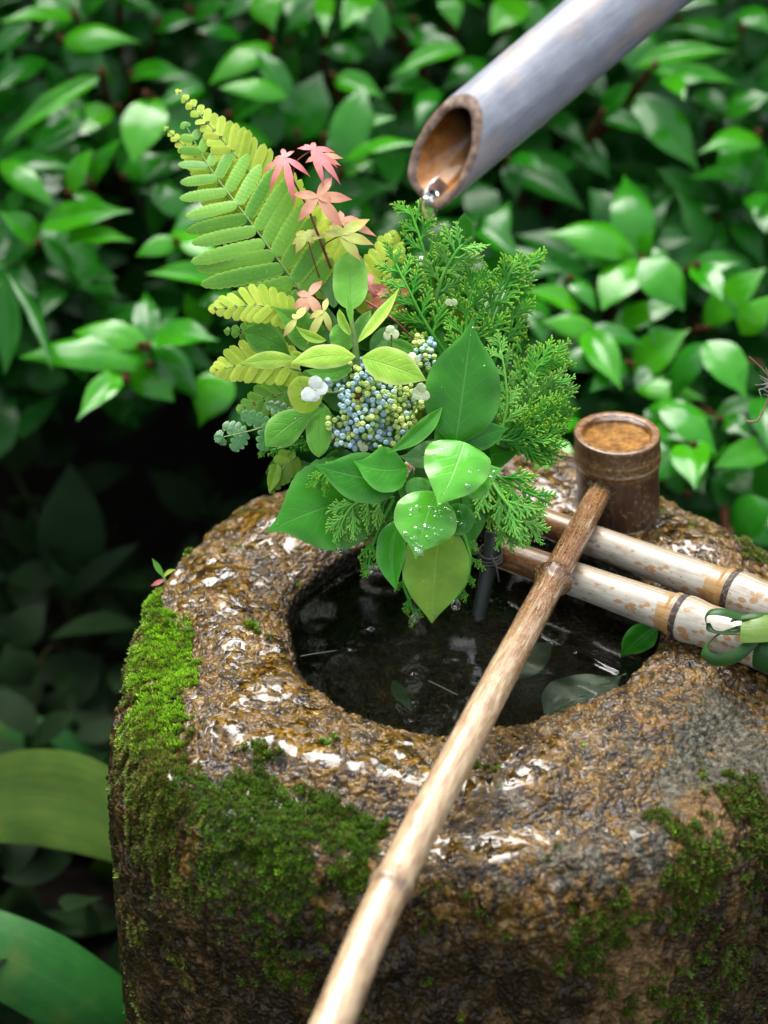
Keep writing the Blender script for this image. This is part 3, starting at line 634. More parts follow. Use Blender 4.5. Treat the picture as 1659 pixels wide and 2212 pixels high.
# ladle
def ladle():
    t_loc = at_z(1335, 1112, .0)
    t = thing('bamboo_ladle', 'dark bamboo ladle with upturned cup and long mottled handle laid across the basin', 'ladle', t_loc)
    HN = bamboo_mat('ladle_handle_bamboo', 'handle'); CU = bamboo_mat('ladle_cup_bamboo', 'cup')
    # cup, node end upward with a shallow recess
    z0, z1 = .004, .0795; b = at_z(1336, 1108, z0); c = at_z(1333, 934, z1)
    R0 = 92 / FPX * (np.dot(c - CAM, FWD)); Rb = R0 * .98
    prof_r = [(0, 0), (Rb * .93, 0), (Rb * .985, .0015), (Rb, .005), (Rb * .995, .025), (Rb * .99, .040), (Rb * 1.0, .0475), (Rb * 1.035, .0505), (Rb * 1.05, .0525), (Rb * 1.03, .0545), (Rb * 1.035, .0570), (Rb * 1.045, .0600), (Rb * 1.03, .0630), (Rb * 1.02, .070), (R0 * 1.01, .0735), (R0 * .98, .0755), (R0 * .86, .0755), (R0 * .81, .0745), (R0 * .795, .0720), (R0 * .785, .0700), (R0 * .72, .0685), (R0 * .4, .0680), (0, .0678)]
    pr = spline([(a, bb, 0) for a, bb in prof_r], 150)[:, :2]; pr[:, 0] = np.maximum(pr[:, 0], 1e-5)
    th = np.linspace(0, 2 * math.pi, 96, endpoint=False)
    lean = (c - b) / (z1 - z0)
    wob = 1 + .008 * np.sin(2 * th + 1) + .006 * np.sin(3 * th)
    P = np.stack([b[0] + lean[0] * pr[:, 1:2] + pr[:, :1] * np.cos(th) * wob, b[1] + lean[1] * pr[:, 1:2] + pr[:, :1] * np.sin(th) * wob, z0 + np.repeat(pr[:, 1:2], 96, 1)], 2)
    uv = np.stack([np.repeat(pr[:, 1:2], 96, 1), np.repeat((th / 6.2832)[None], len(pr), 0)], 2)
    k = np.argmax((pr[:, 1] > .0752)); k2 = np.where(pr[:, 0] > R0 * .80)[0][-1]
    def sub(i0, i1, name, mat, nodeamt):
        mb = MB(); mb.grid(P[i0:i1], uv[i0:i1], closed=True); me = mb.mesh(name, mat); zz = np.concatenate(mb.v)[:, 2] - z0
        pattr(me, 'node', nodeamt(zz)); return link(name, me, parent=t)
    sub(0, k + 1, 'cup', CU, lambda z: np.clip(sstep(.044, .050, z) - .5 * sstep(.062, .066, z), 0, 1) + .75 * sstep(.003, .001, z))
    n = NT('cut_bamboo'); pos = n.co('Object'); n.pr(Base_Color=n.ramp(n.noise(pos, 190, 4, .65), [(.35, (.05, .022, .008)), (.52, (.15, .066, .02)), (.66, (.28, .155, .06))]), Roughness=.4, Normal=n.bump(n.noise(pos, 500, 3), .3, .0008))
    n.p.inputs['Coat Weight'].default_value = .5
    sub(k, k2 + 1, 'rim', n.m, lambda z: z * 0)
    n2 = NT('cup_inside'); pos = n2.co('Object'); n2.pr(Base_Color=n2.ramp(n2.noise(pos, 120, 5, .7), [(.34, (.06, .028, .006)), (.46, (.17, .085, .018)), (.64, (.36, .21, .06))]), Roughness=.5)
    sub(k2, len(pr), 'inner_floor', n2.m, lambda z: z * 0)
    wr = np.linspace(.0005, R0 * .792, 14); zw = .0732
    cw = b + np.array([lean[0], lean[1], 0]) * zw
    W = np.stack([cw[0] + wr[:, None] * np.cos(th), cw[1] + wr[:, None] * np.sin(th), z0 + zw + .0016 * (np.repeat((wr / wr[-1])[:, None] ** 8, 96, 1))], 2)
    mb = MB(); mb.grid(W, closed=True); mb.fan(W[0][::-1], W[0].mean(0))
    tag(mb.build('water_pool', thin_water('cup_water', (.97, .88, .72))), 'shallow clear water pooled on top of the ladle cup', 'water')
    # handle
    A = at_z(1292, 1070, .041); Bn = at_z(1195, 1250, .046); Cn = at_z(845, 1915, .028); E = at_z(712, 2222, .012)
    A2 = A + nrm(A - Bn) * .022; E2 = E + nrm(E - Cn) * .10
    knots = np.array([A2, A, Bn, at_z(1040, 1540, .043), Cn, E, E2]); P = spline(knots, 420)
    ln = np.concatenate([[0], np.cumsum(np.linalg.norm(np.diff(P, axis=0), axis=1))])
    d = np.array([np.argmin(np.linalg.norm(P - q, axis=1)) for q in (A, Bn, Cn, E)]); la, lb, lc, le = ln[d]
    dep = (P - CAM) @ FWD
    r = np.interp(ln, [0, la, lb - .02, lb + .02, lc - .03, lc + .02, le, ln[-1]], [.0096, .0098, .0108, .0112, .0126, .0130, .0128, .0128])
    r = r + .0050 * np.exp(-((ln - lb) / .0055) ** 2) + .0012 * np.exp(-((ln - lb - .006) / .002) ** 2) - .0008 * np.exp(-((ln - lb - .0015) / .0012) ** 2)
    r = r + .0027 * np.exp(-((ln - lc - .001) / .0045) ** 2) - .0012 * np.exp(-((ln - lc + .0022) / .0009) ** 2) + .0009 * np.exp(-((ln - lc + .004) / .0012) ** 2) - .0006 * np.exp(-((ln - (la + lc) * .47) / .001) ** 2)
    mb = MB(); mb.tube(P, r, 40); me = mb.mesh('handle', HN); V = np.concatenate(mb.v)
    # knobbly node, scored surface
    nn = fbm(V * 230, 3, 5); ax = np.argmin(np.linalg.norm(V[:, None, :1] * 0 + 0, axis=2), axis=1) if False else None
    cl = np.repeat(ln, 40); cl = np.concatenate([cl, [ln[0]] * 41, [ln[-1]] * 41])[:len(V)]
    nodew = np.exp(-((cl - lb) / .008) ** 2) + .75 * np.exp(-((cl - lc - .004) / .006) ** 2)
    C = np.concatenate([np.repeat(P, 40, 0), np.repeat(P[:1], 41, 0), np.repeat(P[-1:], 41, 0)])[:len(V)]
    V2 = V + (V - C) * (nn * .14 * np.exp(-((cl - lb) / .007) ** 2) + .015 * nn)[:, None]
    me.vertices.foreach_set('co', V2.astype(np.float32).ravel()); me.update()
    pattr(me, 'node', np.clip(nodew, 0, 1)); link('handle', me, parent=t)
    # dark packing where the handle enters the cup
    mb = MB(); ax = nrm(Bn - A); a1 = nrm(np.cross(ax, [0, 0, 1])); a2 = np.cross(ax, a1); rs = np.random.default_rng(3)
    for k in range(70):
        an = rs.uniform(0, 6.28); o = A + ax * rs.uniform(-.004, .003) + (a1 * math.cos(an) + a2 * math.sin(an)) * rs.uniform(.0098, .0125)
        tip = o + nrm((a1 * math.cos(an) + a2 * math.sin(an)) * rs.uniform(-.2, 1) + ax * rs.uniform(-.2, .9) + rs.normal(0, .3, 3)) * rs.uniform(.002, .005)
        mb.tube([o, (o + tip) / 2 + rs.normal(0, .0005, 3), tip], [.0006, .0005, .0002], 4)
    n = NT('fibre_packing'); n.pr(Base_Color=(.06, .05, .022), Roughness=.8); mb.build('packing', n.m, t, kind='stuff')
ladle()

# spout
def spout():
    d0 = .21; s = (D0 - d0) / FPX
    ax = nrm(RIGHT * .766 + UP * .642 - FWD * .0); pd = nrm(RIGHT * .642 - UP * .766); qd = -FWD
    C0 = at(951, 438, d0) + pd * (-74 * s)          # a = 0, centre of the culm
    Ro = 87 * s; Ri = 65 * s; Lm = .62
    def cut(pc, q):
        a = (72 * s) - .66 * pc + 1.2 * q; lo = -12 * s; k = 14 * s; return .5 * (a + lo + np.sqrt((a - lo) ** 2 + k ** 2))      # slanted, the lowest lip worn blunt
    t = thing('bamboo_spout', 'thick silvery grey bamboo spout with a slanted open end pouring into the basin', 'spout', C0)
    nA = 96; ph = np.linspace(0, 2 * math.pi, nA, endpoint=False); cp, sp = np.cos(ph), np.sin(ph)
    def ringpt(r, a): return C0 + a[:, None] * ax + (r * cp)[:, None] * pd + (r * sp)[:, None] * qd
    rim_w = 1 + .03 * np.sin(3 * ph + 1) + .02 * np.sin(7 * ph)
    rowsO = []; uvO = []; NK = 120
    for k in range(NK):
        f = (k / (NK - 1)); a0 = cut(Ro * cp, Ro * sp); a = a0 * (1 - f) + f * Lm
        nodeL = .235; ra = Ro * (1 + .05 * f) + .0009 * np.exp(-((a - nodeL) / .004) ** 2) - .0010 * np.exp(-((a - nodeL - .002) / .0009) ** 2)
        if k == 0: ra = ra * .985
        rowsO.append(C0 + a[:, None] * ax + (ra * cp)[:, None] * pd + (ra * sp)[:, None] * qd); uvO.append(np.stack([a, ph / 6.2832], 1))
    mb = MB(); mb.grid(np.array(rowsO), np.array(uvO), closed=True); mb.build('culm', bamboo_mat('silver_bamboo', 'spout'), t)
    dn = nrm(np.array([0, 0, -1.0]) - ax * (-ax[2]))
    ri = Ri * rim_w; rows = []
    aO = cut(Ro * cp, Ro * sp); aI = cut(ri * cp, ri * sp)
    for f, e in ((0, 0), (.12, -.0016), (.35, -.0024), (.65, -.0022), (.88, -.0010), (1, .0012)):
        r = Ro * .985 * (1 - f) + ri * f; rows.append(C0 + (aO * (1 - f) + aI * f + e)[:, None] * ax + (r * cp)[:, None] * pd + (r * sp)[:, None] * qd)
    mb = MB(); mb.grid(np.array(rows)[::-1], closed=True)
    n = NT('spout_cut'); pos = n.co('Object'); n.pr(Base_Color=n.ramp(n.noise(pos, 120, 5, .65), [(.36, (.09, .055, .04)), (.52, (.22, .145, .105)), (.66, (.36, .27, .20))]), Roughness=.5, Normal=n.bump(n.noise(pos, 300, 4), .5, .001)); mb.build('rim', n.m, t)
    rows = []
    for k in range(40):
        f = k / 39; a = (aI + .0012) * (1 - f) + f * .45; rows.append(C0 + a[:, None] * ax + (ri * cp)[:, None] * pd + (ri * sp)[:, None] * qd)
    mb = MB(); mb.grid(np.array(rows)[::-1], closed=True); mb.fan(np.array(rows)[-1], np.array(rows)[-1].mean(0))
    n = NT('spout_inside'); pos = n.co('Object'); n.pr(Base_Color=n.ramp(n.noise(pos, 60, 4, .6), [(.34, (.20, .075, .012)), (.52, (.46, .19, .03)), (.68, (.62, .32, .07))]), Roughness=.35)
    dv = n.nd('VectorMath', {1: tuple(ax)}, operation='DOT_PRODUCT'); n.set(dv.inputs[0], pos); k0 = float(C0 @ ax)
    n.set(n.p.inputs['Base Color'], n.mix(n.ramp(n.math('ADD', n.math('MULTIPLY', n.math('SUBTRACT', dv.outputs['Value'], k0), 10.0), .20), [(.30, 0.), (.72, 1.)]), n.ramp(n.noise(pos, 60, 4, .6), [(.34, (.22, .075, .010)), (.52, (.46, .175, .02)), (.68, (.62, .29, .05))]), (.010, .004, .002))); n.p.inputs['Coat Weight'].default_value = .25; n.p.inputs['Coat Roughness'].default_value = .05; mb.build('inner_wall', n.m, t)  # tone darkens along the bore, shade painted in behind the amber mouth
    # node crack line seen on the culm
    xs = np.linspace(-.3, .95, 40); nz = vnoise(np.stack([xs * 9, xs * 0, xs * 0], 1), 3)
    pts = [C0 + (.235 + .0012 * z) * ax + (Ro * 1.028) * (math.cos(x) * pd + math.sin(x) * qd) for x, z in zip(xs, nz)]
    mb = MB(); mb.tube(pts, .0006 + .0003 * nz, 6); n = NT('node_scar'); n.pr(Base_Color=(.50, .43, .36), Roughness=.7); mb.build('node_scar', n.m, t)
    # the water: a film on the floor of the spout, over the lip and a hanging drop
    dn = nrm(np.array([0, 0, -1.0]) - ax * (-ax[2])); up = -dn; sd = np.cross(ax, up)
    mb = MB(); rows = []; al = cut(Ri * (dn @ pd), Ri * (dn @ qd))
    hw = Ri * .5
    for a in np.concatenate([[al - .004, al - .003, al - .001], np.linspace(al + .002, al + .014, 8)]):
        x = np.linspace(-1, 1, 21); w = hw * (1 if a > al + .004 else .62 + .38 * np.clip((a - al + .0075) / .0115, 0, 1))
        lvl = -(math.sqrt(Ri ** 2 - hw ** 2)) + .0004 * np.exp(-((a - al - .004) / .006) ** 2) * (1 - x ** 4) - .0035 * np.clip((al + .001 - a) / .008, 0, 1) ** 1.5 * 1.4 + .0006 * np.sin(a * 420 + x * 2)
        rows.append(C0 + a * ax + (x * w)[:, None] * sd + (lvl + (np.abs(x) ** 6) * .0008)[:, None] * up)
    Pw = np.array(rows); mb.grid(Pw)
    lip = C0 + (al - .004) * ax + (-(Ri + .004)) * up
    tw = thing('spout_water', 'clear amber looking water sliding over the lip of the bamboo spout', 'water', lip)
    WM2 = thin_water('spout_film', (1, .9, .75))
    mb.build('film', WM2, tw)
    th = np.linspace(0, 2 * math.pi, 20, endpoint=False); prf = [(.0001, .0060), (.0030, .0050), (.0042, .002), (.0050, -.002), (.0048, -.006), (.0033, -.0092), (.0001, -.0106)]
    pr = spline([(a, b, 0) for a, b in prf], 26); c = C0 + (al - .0035) * ax + (Ri * 1.10) * dn
    rows = [c + np.stack([p[0] * np.cos(th) * 1.25, p[0] * np.sin(th), np.full(20, p[1])], 1) for p in pr]
    mb = MB(); mb.grid(np.array(rows)[::-1], closed=True); mb.build('drop', WATER_DROP, tw)
spout()

# ------------------------------------------------------------------ leaf materials of the arrangement
M_GLOSS = leaf_mat('glossy_leaf', (.009, .115, .005), (.042, .27, .010), vein=(.13, .36, .07), rough=.30, trans=.22, nveins=9, veinamt=.55, edge=(.07, .27, .035), spec=.3)
M_GLOSSL = leaf_mat('glossy_light_leaf', (.030, .22, .010), (.10, .42, .030), vein=(.20, .44, .09), rough=.22, trans=.25, nveins=8, veinamt=.4, edge=(.13, .36, .05), coat=.35, spec=.3)
M_OLIVE = leaf_mat('yellowing_leaf', (.045, .17, .008), (.17, .31, .016), vein=(.24, .40, .06), rough=.35, trans=.25, nveins=9, veinamt=.4, edge=(.12, .28, .02), spec=.3, blot=.9)
M_SOFT = leaf_mat('soft_leaf', (.060, .25, .016), (.15, .42, .04), vein=(.22, .42, .10), rough=.55, trans=.32, nveins=7, veinamt=.5, edge=(.20, .40, .09), bumpk=.5, spec=.3)
M_SOFTY = leaf_mat('soft_yellow_leaf', (.20, .44, .03), (.42, .60, .09), vein=(.42, .52, .18), rough=.55, trans=.35, nveins=7, veinamt=.45, edge=(.44, .55, .18), bumpk=.5, spec=.3)
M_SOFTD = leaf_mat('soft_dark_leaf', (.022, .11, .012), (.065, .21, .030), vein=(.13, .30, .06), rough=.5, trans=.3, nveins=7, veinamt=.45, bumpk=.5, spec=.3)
M_FERN = leaf_mat('fern_green', (.065, .25, .016), (.20, .46, .05), vein=(.05, .17, .02), rough=.42, trans=.38, nveins=8, veinamt=.35, edge=(.26, .46, .07), bumpk=.2, spec=.4)
M_FERNY = leaf_mat('fern_yellow', (.28, .48, .025), (.56, .68, .09), vein=(.50, .58, .20), rough=.5, trans=.38, nveins=6, veinamt=.3, edge=(.52, .58, .14), bumpk=.5, spec=.3)
M_FERND = leaf_mat('fern_wet_dark', (.020, .10, .028), (.07, .22, .06), vein=(.16, .34, .14), rough=.2, trans=.25, nveins=6, veinamt=.6, edge=(.14, .30, .10), coat=.15, spec=.35)
M_PINK = leaf_mat('maple_pink', (.66, .17, .19), (.80, .40, .35), vein=(.70, .36, .30), rough=.5, trans=.35, tcol=(1.3, 1.0, .9), nveins=10, veinamt=.35, tip=(.60, .11, .13))
M_SALMON = leaf_mat('maple_salmon', (.60, .28, .17), (.70, .46, .28), vein=(.72, .58, .34), rough=.5, trans=.35, tcol=(1.2, 1.0, .8), nveins=10, veinamt=.35, tip=(.55, .16, .12))
M_MLIME = leaf_mat('maple_lime', (.42, .50, .09), (.60, .62, .18), vein=(.62, .66, .28), rough=.5, trans=.4, tcol=(1.3, 1.2, .8), nveins=10, veinamt=.3, tip=(.60, .34, .16))
def plain(name, c, rough=.5, spec=.5, bumps=0, c2=None, scale=120):
    n = NT(name); pos = n.co('Object'); k = n.noise(pos, scale, 4, .6)
    n.pr(Base_Color=n.ramp(k, [(.35, c2 or tuple(x * .6 for x in c)), (.65, c)]), Roughness=rough)
    n.p.inputs['Specular IOR Level'].default_value = spec
    if bumps: n.set(n.p.inputs['Normal'], n.bump(k, bumps, .001))
    return n.m
M_STEMG = plain('green_stem', (.16, .28, .06), .5)
M_STEMR = plain('dark_red_stem', (.20, .035, .03), .45)
M_STEMB = plain('brown_stem', (.20, .11, .05), .6)

# ------------------------------------------------------------------ soft light green sprig (base of the arrangement's centre)
def LV(t, spec, mat, **kw):
    b, tp, w = spec; return fgleaf(t, b, tp, w, mat, **kw)
t = thing('soft_leaf_sprig', 'light green soft-leaved sprig standing upright in the middle above the blue buds', 'leafy sprig', at(768, 775, .03))
LV(t, ((757, 668, .02), (757, 543, .0), 76), M_SOFT, shape='round', fold=.12, curl=.15, bulge=.04, seed=1)
LV(t, ((722, 665, .005), (712, 572, -.01), 48), M_SOFTD, shape='ovate', fold=.3, seed=2)
LV(t, ((772, 740, .03), (862, 622, .02), 34), M_SOFTY, shape='lance', fold=.5, roll=.5, bow=-.04, seed=3)
LV(t, ((757, 722, .035), (733, 668, .035), 24), M_SOFTY, shape='strap', fold=.7, curl=-.2, bow=.08, seed=4)
LV(t, ((758, 700, .04), (748, 632, .035), 18), M_SOFT, shape='lance', fold=.6, bow=-.03, seed=5)
LV(t, ((768, 770, .045), (628, 786, .06), 58), M_SOFTY, shape='ovate', bulge=.10, fold=.2, curl=-.3, roll=-.35, bow=-.05, seed=6)
LV(t, ((640, 778, .03), (516, 786, .03), 40), M_SOFTY, shape='lance', bulge=.05, fold=.2, curl=-.2, bow=-.03, seed=7)
LV(t, ((782, 772, .045), (921, 822, .06), 82), M_SOFTY, shape='ovate', bulge=.07, fold=.18, curl=-.15, roll=.1, bow=.02, seed=8)
LV(t, ((760, 790, .02), (660, 800, .03), 40), M_SOFT, shape='ovate', fold=.2, bow=.1, seed=9)
LV(t, ((700, 765, .01), (588, 662, .02), 78), M_SOFT, shape='acum', bulge=.03, fold=.3, curl=-.1, bow=-.06, seed=10)
LV(t, ((628, 772, .005), (526, 716, .01), 74), M_SOFT, shape='obov', bulge=.05, fold=.2, bow=-.08, seed=11)
LV(t, ((712, 752, .015), (664, 655, .005), 58), M_SOFTD, shape='ovate', fold=.3, bow=-.05, seed=12)
LV(t, ((728, 758, .02), (705, 660, .01), 40), M_SOFTD, shape='ovate', fold=.35, seed=13)
LV(t, ((745, 762, .03), (728, 700, .03), 50), M_SOFT, shape='round', fold=.25, bulge=.05, seed=14)
LV(t, ((705, 735, .03), (640, 705, .04), 26), M_SOFTY, shape='lance', fold=.5, bow=.1, seed=15)
LV(t, ((660, 780, .035), (628, 762, .04), 24), M_SOFTY, shape='round', fold=.3, seed=16)
LV(t, ((800, 760, -.0), (860, 700, -.01), 46), M_SOFTD, shape='ovate', fold=.3, seed=17)
LV(t, ((770, 735, .005), (800, 670, -.01), 40), M_SOFT, shape='ovate', fold=.3, seed=18)
LV(t, ((840, 735, .0), (905, 765, .0), 30), M_SOFT, shape='lance', fold=.3, seed=19)
mb = MB(); mb.tube([at(790, 900, -.02), at(772, 800, .02), at(766, 740, .03), at(758, 680, .025)], [.0032, .0030, .0028, .0016], 8); mb.build('stem', M_STEMG, t)

t = thing('soft_leaf_sprig', 'light green soft-leaved sprig hanging to the lower left below the white flower', 'leafy sprig', at(700, 880, .0))
LV(t, ((692, 880, .015), (574, 964, .03), 74), M_SOFT, shape='obov', bulge=.05, fold=.12, curl=-.25, bow=-.05, drops=4, seed=21)
LV(t, ((680, 885, .02), (645, 812, .035), 74), M_SOFTY, shape='round', bulge=.05, fold=.15, curl=-.2, bow=.05, drops=6, seed=22)
LV(t, ((690, 870, .01), (688, 988, .02), 58), M_SOFT, shape='round', bulge=.05, fold=.15, curl=-.3, bow=.0, seed=23)
LV(t, ((690, 850, .0), (720, 800, .0), 40), M_SOFTD, shape='ovate', fold=.3, seed=24)
LV(t, ((700, 860, -.005), (775, 850, -.005), 70), M_SOFTD, shape='ovate', fold=.2, seed=25)
LV(t, ((720, 900, -.01), (740, 980, -.005), 60), M_SOFTD, shape='ovate', fold=.2, seed=26)
LV(t, ((600, 1000, -.03), (582, 1065, -.02), 30), M_OLIVE, shape='ovate', fold=.3, seed=27)
mb = MB(); mb.tube([at(800, 1000, -.03), at(740, 930, -.005), at(690, 870, .012)], [.003, .0026, .0018], 8); mb.build('stem', M_STEMG, t)

# ------------------------------------------------------------------ blue and green buds with a few white flowers
def buds():
    t = thing('lacecap_flower', 'cluster of tiny pale blue and yellow green buds edged with white four-part flowers', 'flower', at(800, 870, .0))
    th = np.linspace(0, 2 * math.pi, 10, endpoint=False); mb = MB()
    pr = [(.02, -1.25), (.12, -1.15), (.55, -.85), (.92, -.3), (1, .1), (.86, .55), (.55, .86), (.34, .93), (.26, .80), (.02, .78)]
    rows = [np.stack([r * np.cos(th), r * np.sin(th), np.full(10, z)], 1) for r, z in pr]
    mb.grid(np.array(rows), closed=True); 
    mats = [plain('bud_blue', (.46, .61, .62), .55, .3, c2=(.24, .41, .46), scale=500), plain('bud_green', (.44, .60, .16), .42, .5, c2=(.32, .50, .11), scale=500), plain('bud_lime', (.62, .72, .22), .42, .5, c2=(.50, .62, .14), scale=500), plain('bud_teal', (.44, .62, .48), .42, .5, c2=(.30, .50, .34), scale=500), plain('bud_red', (.35, .06, .04), .5)]
    meshes = [mb.mesh('bud', m) for m in mats]
    rs = np.random.default_rng(8); pts = []
    # clumps of buds on a shallow dome
    cl = [(740, 905, 46), (770, 935, 40), (830, 900, 52), (800, 850, 60), (760, 835, 46), (720, 830, 30), (735, 930, 34), (860, 860, 46), (885, 870, 30), (850, 930, 34), (800, 800, 36), (915, 745, 26), (905, 770, 22), (930, 785, 20), (770, 805, 36), (840, 840, 44), (870, 905, 30), (760, 880, 36), (800, 945, 34)]
    tries = 0
    while len(pts) < 285 and tries < 60000:
        tries += 1; c = cl[rs.integers(len(cl))]; a = rs.uniform(0, 6.28); r = c[2] * .9 * math.sqrt(rs.uniform())
        u, v = c[0] + r * math.cos(a), c[1] + r * math.sin(a)
        if 690 < u < 735 and 845 < v < 900: continue
        hgt = .030 * (1 - ((u - 805) / 170) ** 2 - ((v - 870) / 150) ** 2) + .012 * math.sin(u * .07) * math.sin(v * .06) + rs.uniform(-.012, .004)
        if all((u - p[0]) ** 2 + (v - p[1]) ** 2 > (12.6 if abs(hgt - p[2]) < .006 else 7.5) ** 2 for p in pts): pts.append((u, v, hgt))
    pd = MB(); hub = at(805, 930, -.05)
    for k, (u, v, h) in enumerate(pts):
        p = at(u, v, h); n = nrm(nrm(p - hub) * .6 + TOCAM * .6 + rs.normal(0, .15, 3)); 
        q = Vector(n).to_track_quat('Z', 'Y'); s = rs.uniform(.0019, .0028)
        blue = vnoise(np.array([[u * .03, v * .03, 0]]), 5)[0] + rs.uniform(-.6, .6)
        m = 0 if blue > .34 else (2 if rs.uniform() < .5 else (1 if rs.uniform() < .6 else 3))
        if k == 40: m = 4
        link('bud', meshes[m], None, t, Matrix.LocRotScale(Vector(p), q, Vector((s, s, s * rs.uniform(.9, 1.15)))))
        if k % 2 == 0: pd.tube([p - n * s, p - n * .008 + rs.normal(0, .001, 3), (p * .55 + hub * .45)], [.0005, .0005, .0006], 4, caps=False)
    pd.build('pedicels', M_STEMG, t, kind='stuff')
    W = leaf_mat('white_sepal', (.80, .84, .80), (.90, .92, .90), rough=.5, trans=.35, tcol=(1, 1.05, .9), nveins=6, veinamt=.1, vein=(.7, .76, .66), spec=.3)
    WG = leaf_mat('greenish_sepal', (.50, .60, .34), (.70, .76, .50), rough=.5, trans=.35, tcol=(1, 1.05, .8), nveins=6, veinamt=.15, vein=(.5, .62, .3), spec=.3)
    def floret(u, v, d, r, mat, angs, tail=None):
        f = link('floret', None, None, t, Matrix.Translation(Vector(at(u, v, d)))); mb = MB(); f.empty_display_size = .005
        for k, (a, lk) in enumerate(angs):
            a = R(a); b = (u + 2 * math.cos(a), v - 2 * math.sin(a), d); tp = (u + r * lk * math.cos(a), v - r * lk * math.sin(a), d + rs.uniform(-.004, .003))
            fgleaf(f, b, tp, r * .95, mat, shape='round', fold=.2, curl=-.25, bulge=.08, name='sepal', nx=8, ny=6, seed=k, wave=.1)
        mb = MB(); c = at(u, v, d + .002); k = MB()
        th = np.linspace(0, 6.2832, 8, endpoint=False); pr = [(.0001, .0009), (.0006, .0006), (.0008, 0), (.0005, -.0006)]
        k.grid(np.array([c + np.stack([p[0] * np.cos(th), p[0] * np.sin(th) * .6 + TOCAM[1] * p[1], p[0] * np.sin(th) * .6 + TOCAM[2] * p[1]], 1) for p in pr]), closed=True); k.build('centre', mats[2], f)
        if tail: k = MB(); k.tube(spline([at(u, v, d - .001), at((u + tail[0]) / 2 + 4, (v + tail[1]) / 2 + 6, d - .008), at(*tail, d - .02)], 10), .0008, 5); k.build('stalk', M_STEMG, f)
    floret(680, 842, .055, 33, W, [(85, .95), (15, .9), (215, 1.05), (255, .8)], (745, 842))
    floret(906, 850, .05, 24, WG, [(75, 1.0), (160, .7), (340, 1.0), (240, .6)], (880, 905))
    floret(845, 722, .03, 22, WG, [(100, .9), (0, .8), (200, .8)], (838, 755))
    floret(893, 778, .03, 20, WG, [(110, .9), (10, .8), (220, .8)], (880, 800))
    floret(786, 958, .02, 20, WG, [(270, 1.0), (200, .7)], (800, 930))
    floret(975, 660, .0, 17, WG, [(130, 1.0), (50, 1.0)])
    floret(908, 563, -.01, 12, W, [(60, .9), (300, .8)])
buds()

# ------------------------------------------------------------------ glossy camellia-like leaves
t = thing('broadleaf_sprig', 'sprig of big glossy green leaves with one large upright pointed leaf', 'leafy sprig', at(990, 960, .03))
LV(t, ((984, 962, .03), (1021, 685, .04), 166), M_GLOSS, shape='acum', bulge=.02, fold=.10, curl=-.18, bow=.0, drops=7, dropr=(.0007, .0016), nx=30, ny=12, label='largest leaf, upright and pointed', seed=31)
LV(t, ((1005, 965, .025), (1102, 925, .02), 58), M_GLOSS, shape='acum', bulge=.06, fold=.2, curl=-.2, bow=.06, seed=32)
LV(t, ((955, 880, .035), (838, 978, .055), 44), M_GLOSSL, shape='lance', bulge=.02, fold=.45, roll=.35, bow=.05, seed=33)
LV(t, ((985, 965, .02), (940, 920, .02), 60), M_GLOSS, shape='ovate', fold=.3, seed=34)
LV(t, ((965, 960, .03), (858, 985, .03), 66), M_SOFTD, shape='acum', bulge=.05, fold=.2, roll=-.4, bow=.12, seed=35)
LV(t, ((1002, 955, .05), (945, 1094, .078), 150), M_GLOSSL, shape='heart', bulge=.07, fold=.10, curl=-.25, bow=.02, drops=6, dropr=(.001, .0025), nx=26, ny=12, label='bright wet heart-shaped leaf', seed=36)
LV(t, ((985, 1068, .035), (1088, 1012, .04), 84), M_GLOSSL, shape='acum', bulge=.06, fold=.18, roll=.3, curl=-.2, bow=.08, drops=8, seed=37)
LV(t, ((1000, 1095, .01), (1070, 1075, .0), 88), M_GLOSS, shape='round', bulge=.06, fold=.12, bow=.0, seed=38)
LV(t, ((1005, 975, .005), (960, 890, .005), 56), M_GLOSS, shape='ovate', fold=.3, seed=39)
mb = MB(); mb.tube([at(1020, 1180, -.05), at(1000, 1060, -.005), at(988, 960, .025), at(985, 930, .028)], [.004, .0036, .003, .0016], 8); mb.build('stem', M_STEMG, t)

t = thing('broadleaf_sprig', 'sprig of glossy leaves dripping over the water, one of them beaded with drops', 'leafy sprig', at(950, 1120, .0))
LV(t, ((942, 1062, .045), (898, 1208, .06), 142), M_GLOSSL, shape='acum', bulge=.08, fold=.14, curl=-.2, bow=-.03, drops=34, dropr=(.0009, .0030), nx=26, ny=12, label='leaf covered in water drops', seed=41)
LV(t, ((955, 1125, .02), (933, 1346, .03), 148), M_OLIVE, shape='ovate', bulge=.04, fold=.10, curl=-.12, bow=-.02, nx=26, ny=12, drops=3, label='hanging yellowish green leaf', seed=42)
LV(t, ((865, 1120, .01), (856, 1275, .025), 80), M_GLOSS, shape='ovate', bulge=.04, fold=.55, roll=-.4, bow=-.08, seed=43)
LV(t, ((960, 1115, .02), (1025, 1130, .025), 70), M_GLOSS, shape='round', bulge=.05, fold=.2, drops=4, seed=44)
LV(t, ((880, 1090, -.01), (870, 1010, -.01), 26), M_GLOSSL, shape='lance', fold=.5, bow=.06, seed=45)
LV(t, ((875, 1085, .0), (892, 1010, .0), 24), M_GLOSS, shape='lance', fold=.5, seed=46)
LV(t, ((930, 1060, .04), (875, 1050, .04), 50), M_GLOSSL, shape='round', fold=.2, seed=47)
LV(t, ((1000, 1040, -.02), (1020, 1180, -.02), 90), M_GLOSS, shape='ovate', fold=.2, seed=48)
mb = MB(); mb.tube([at(1025, 1190, -.05), at(980, 1140, -.01), at(945, 1080, .03)], [.004, .0034, .0016], 8); mb.build('stem', M_STEMG, t)

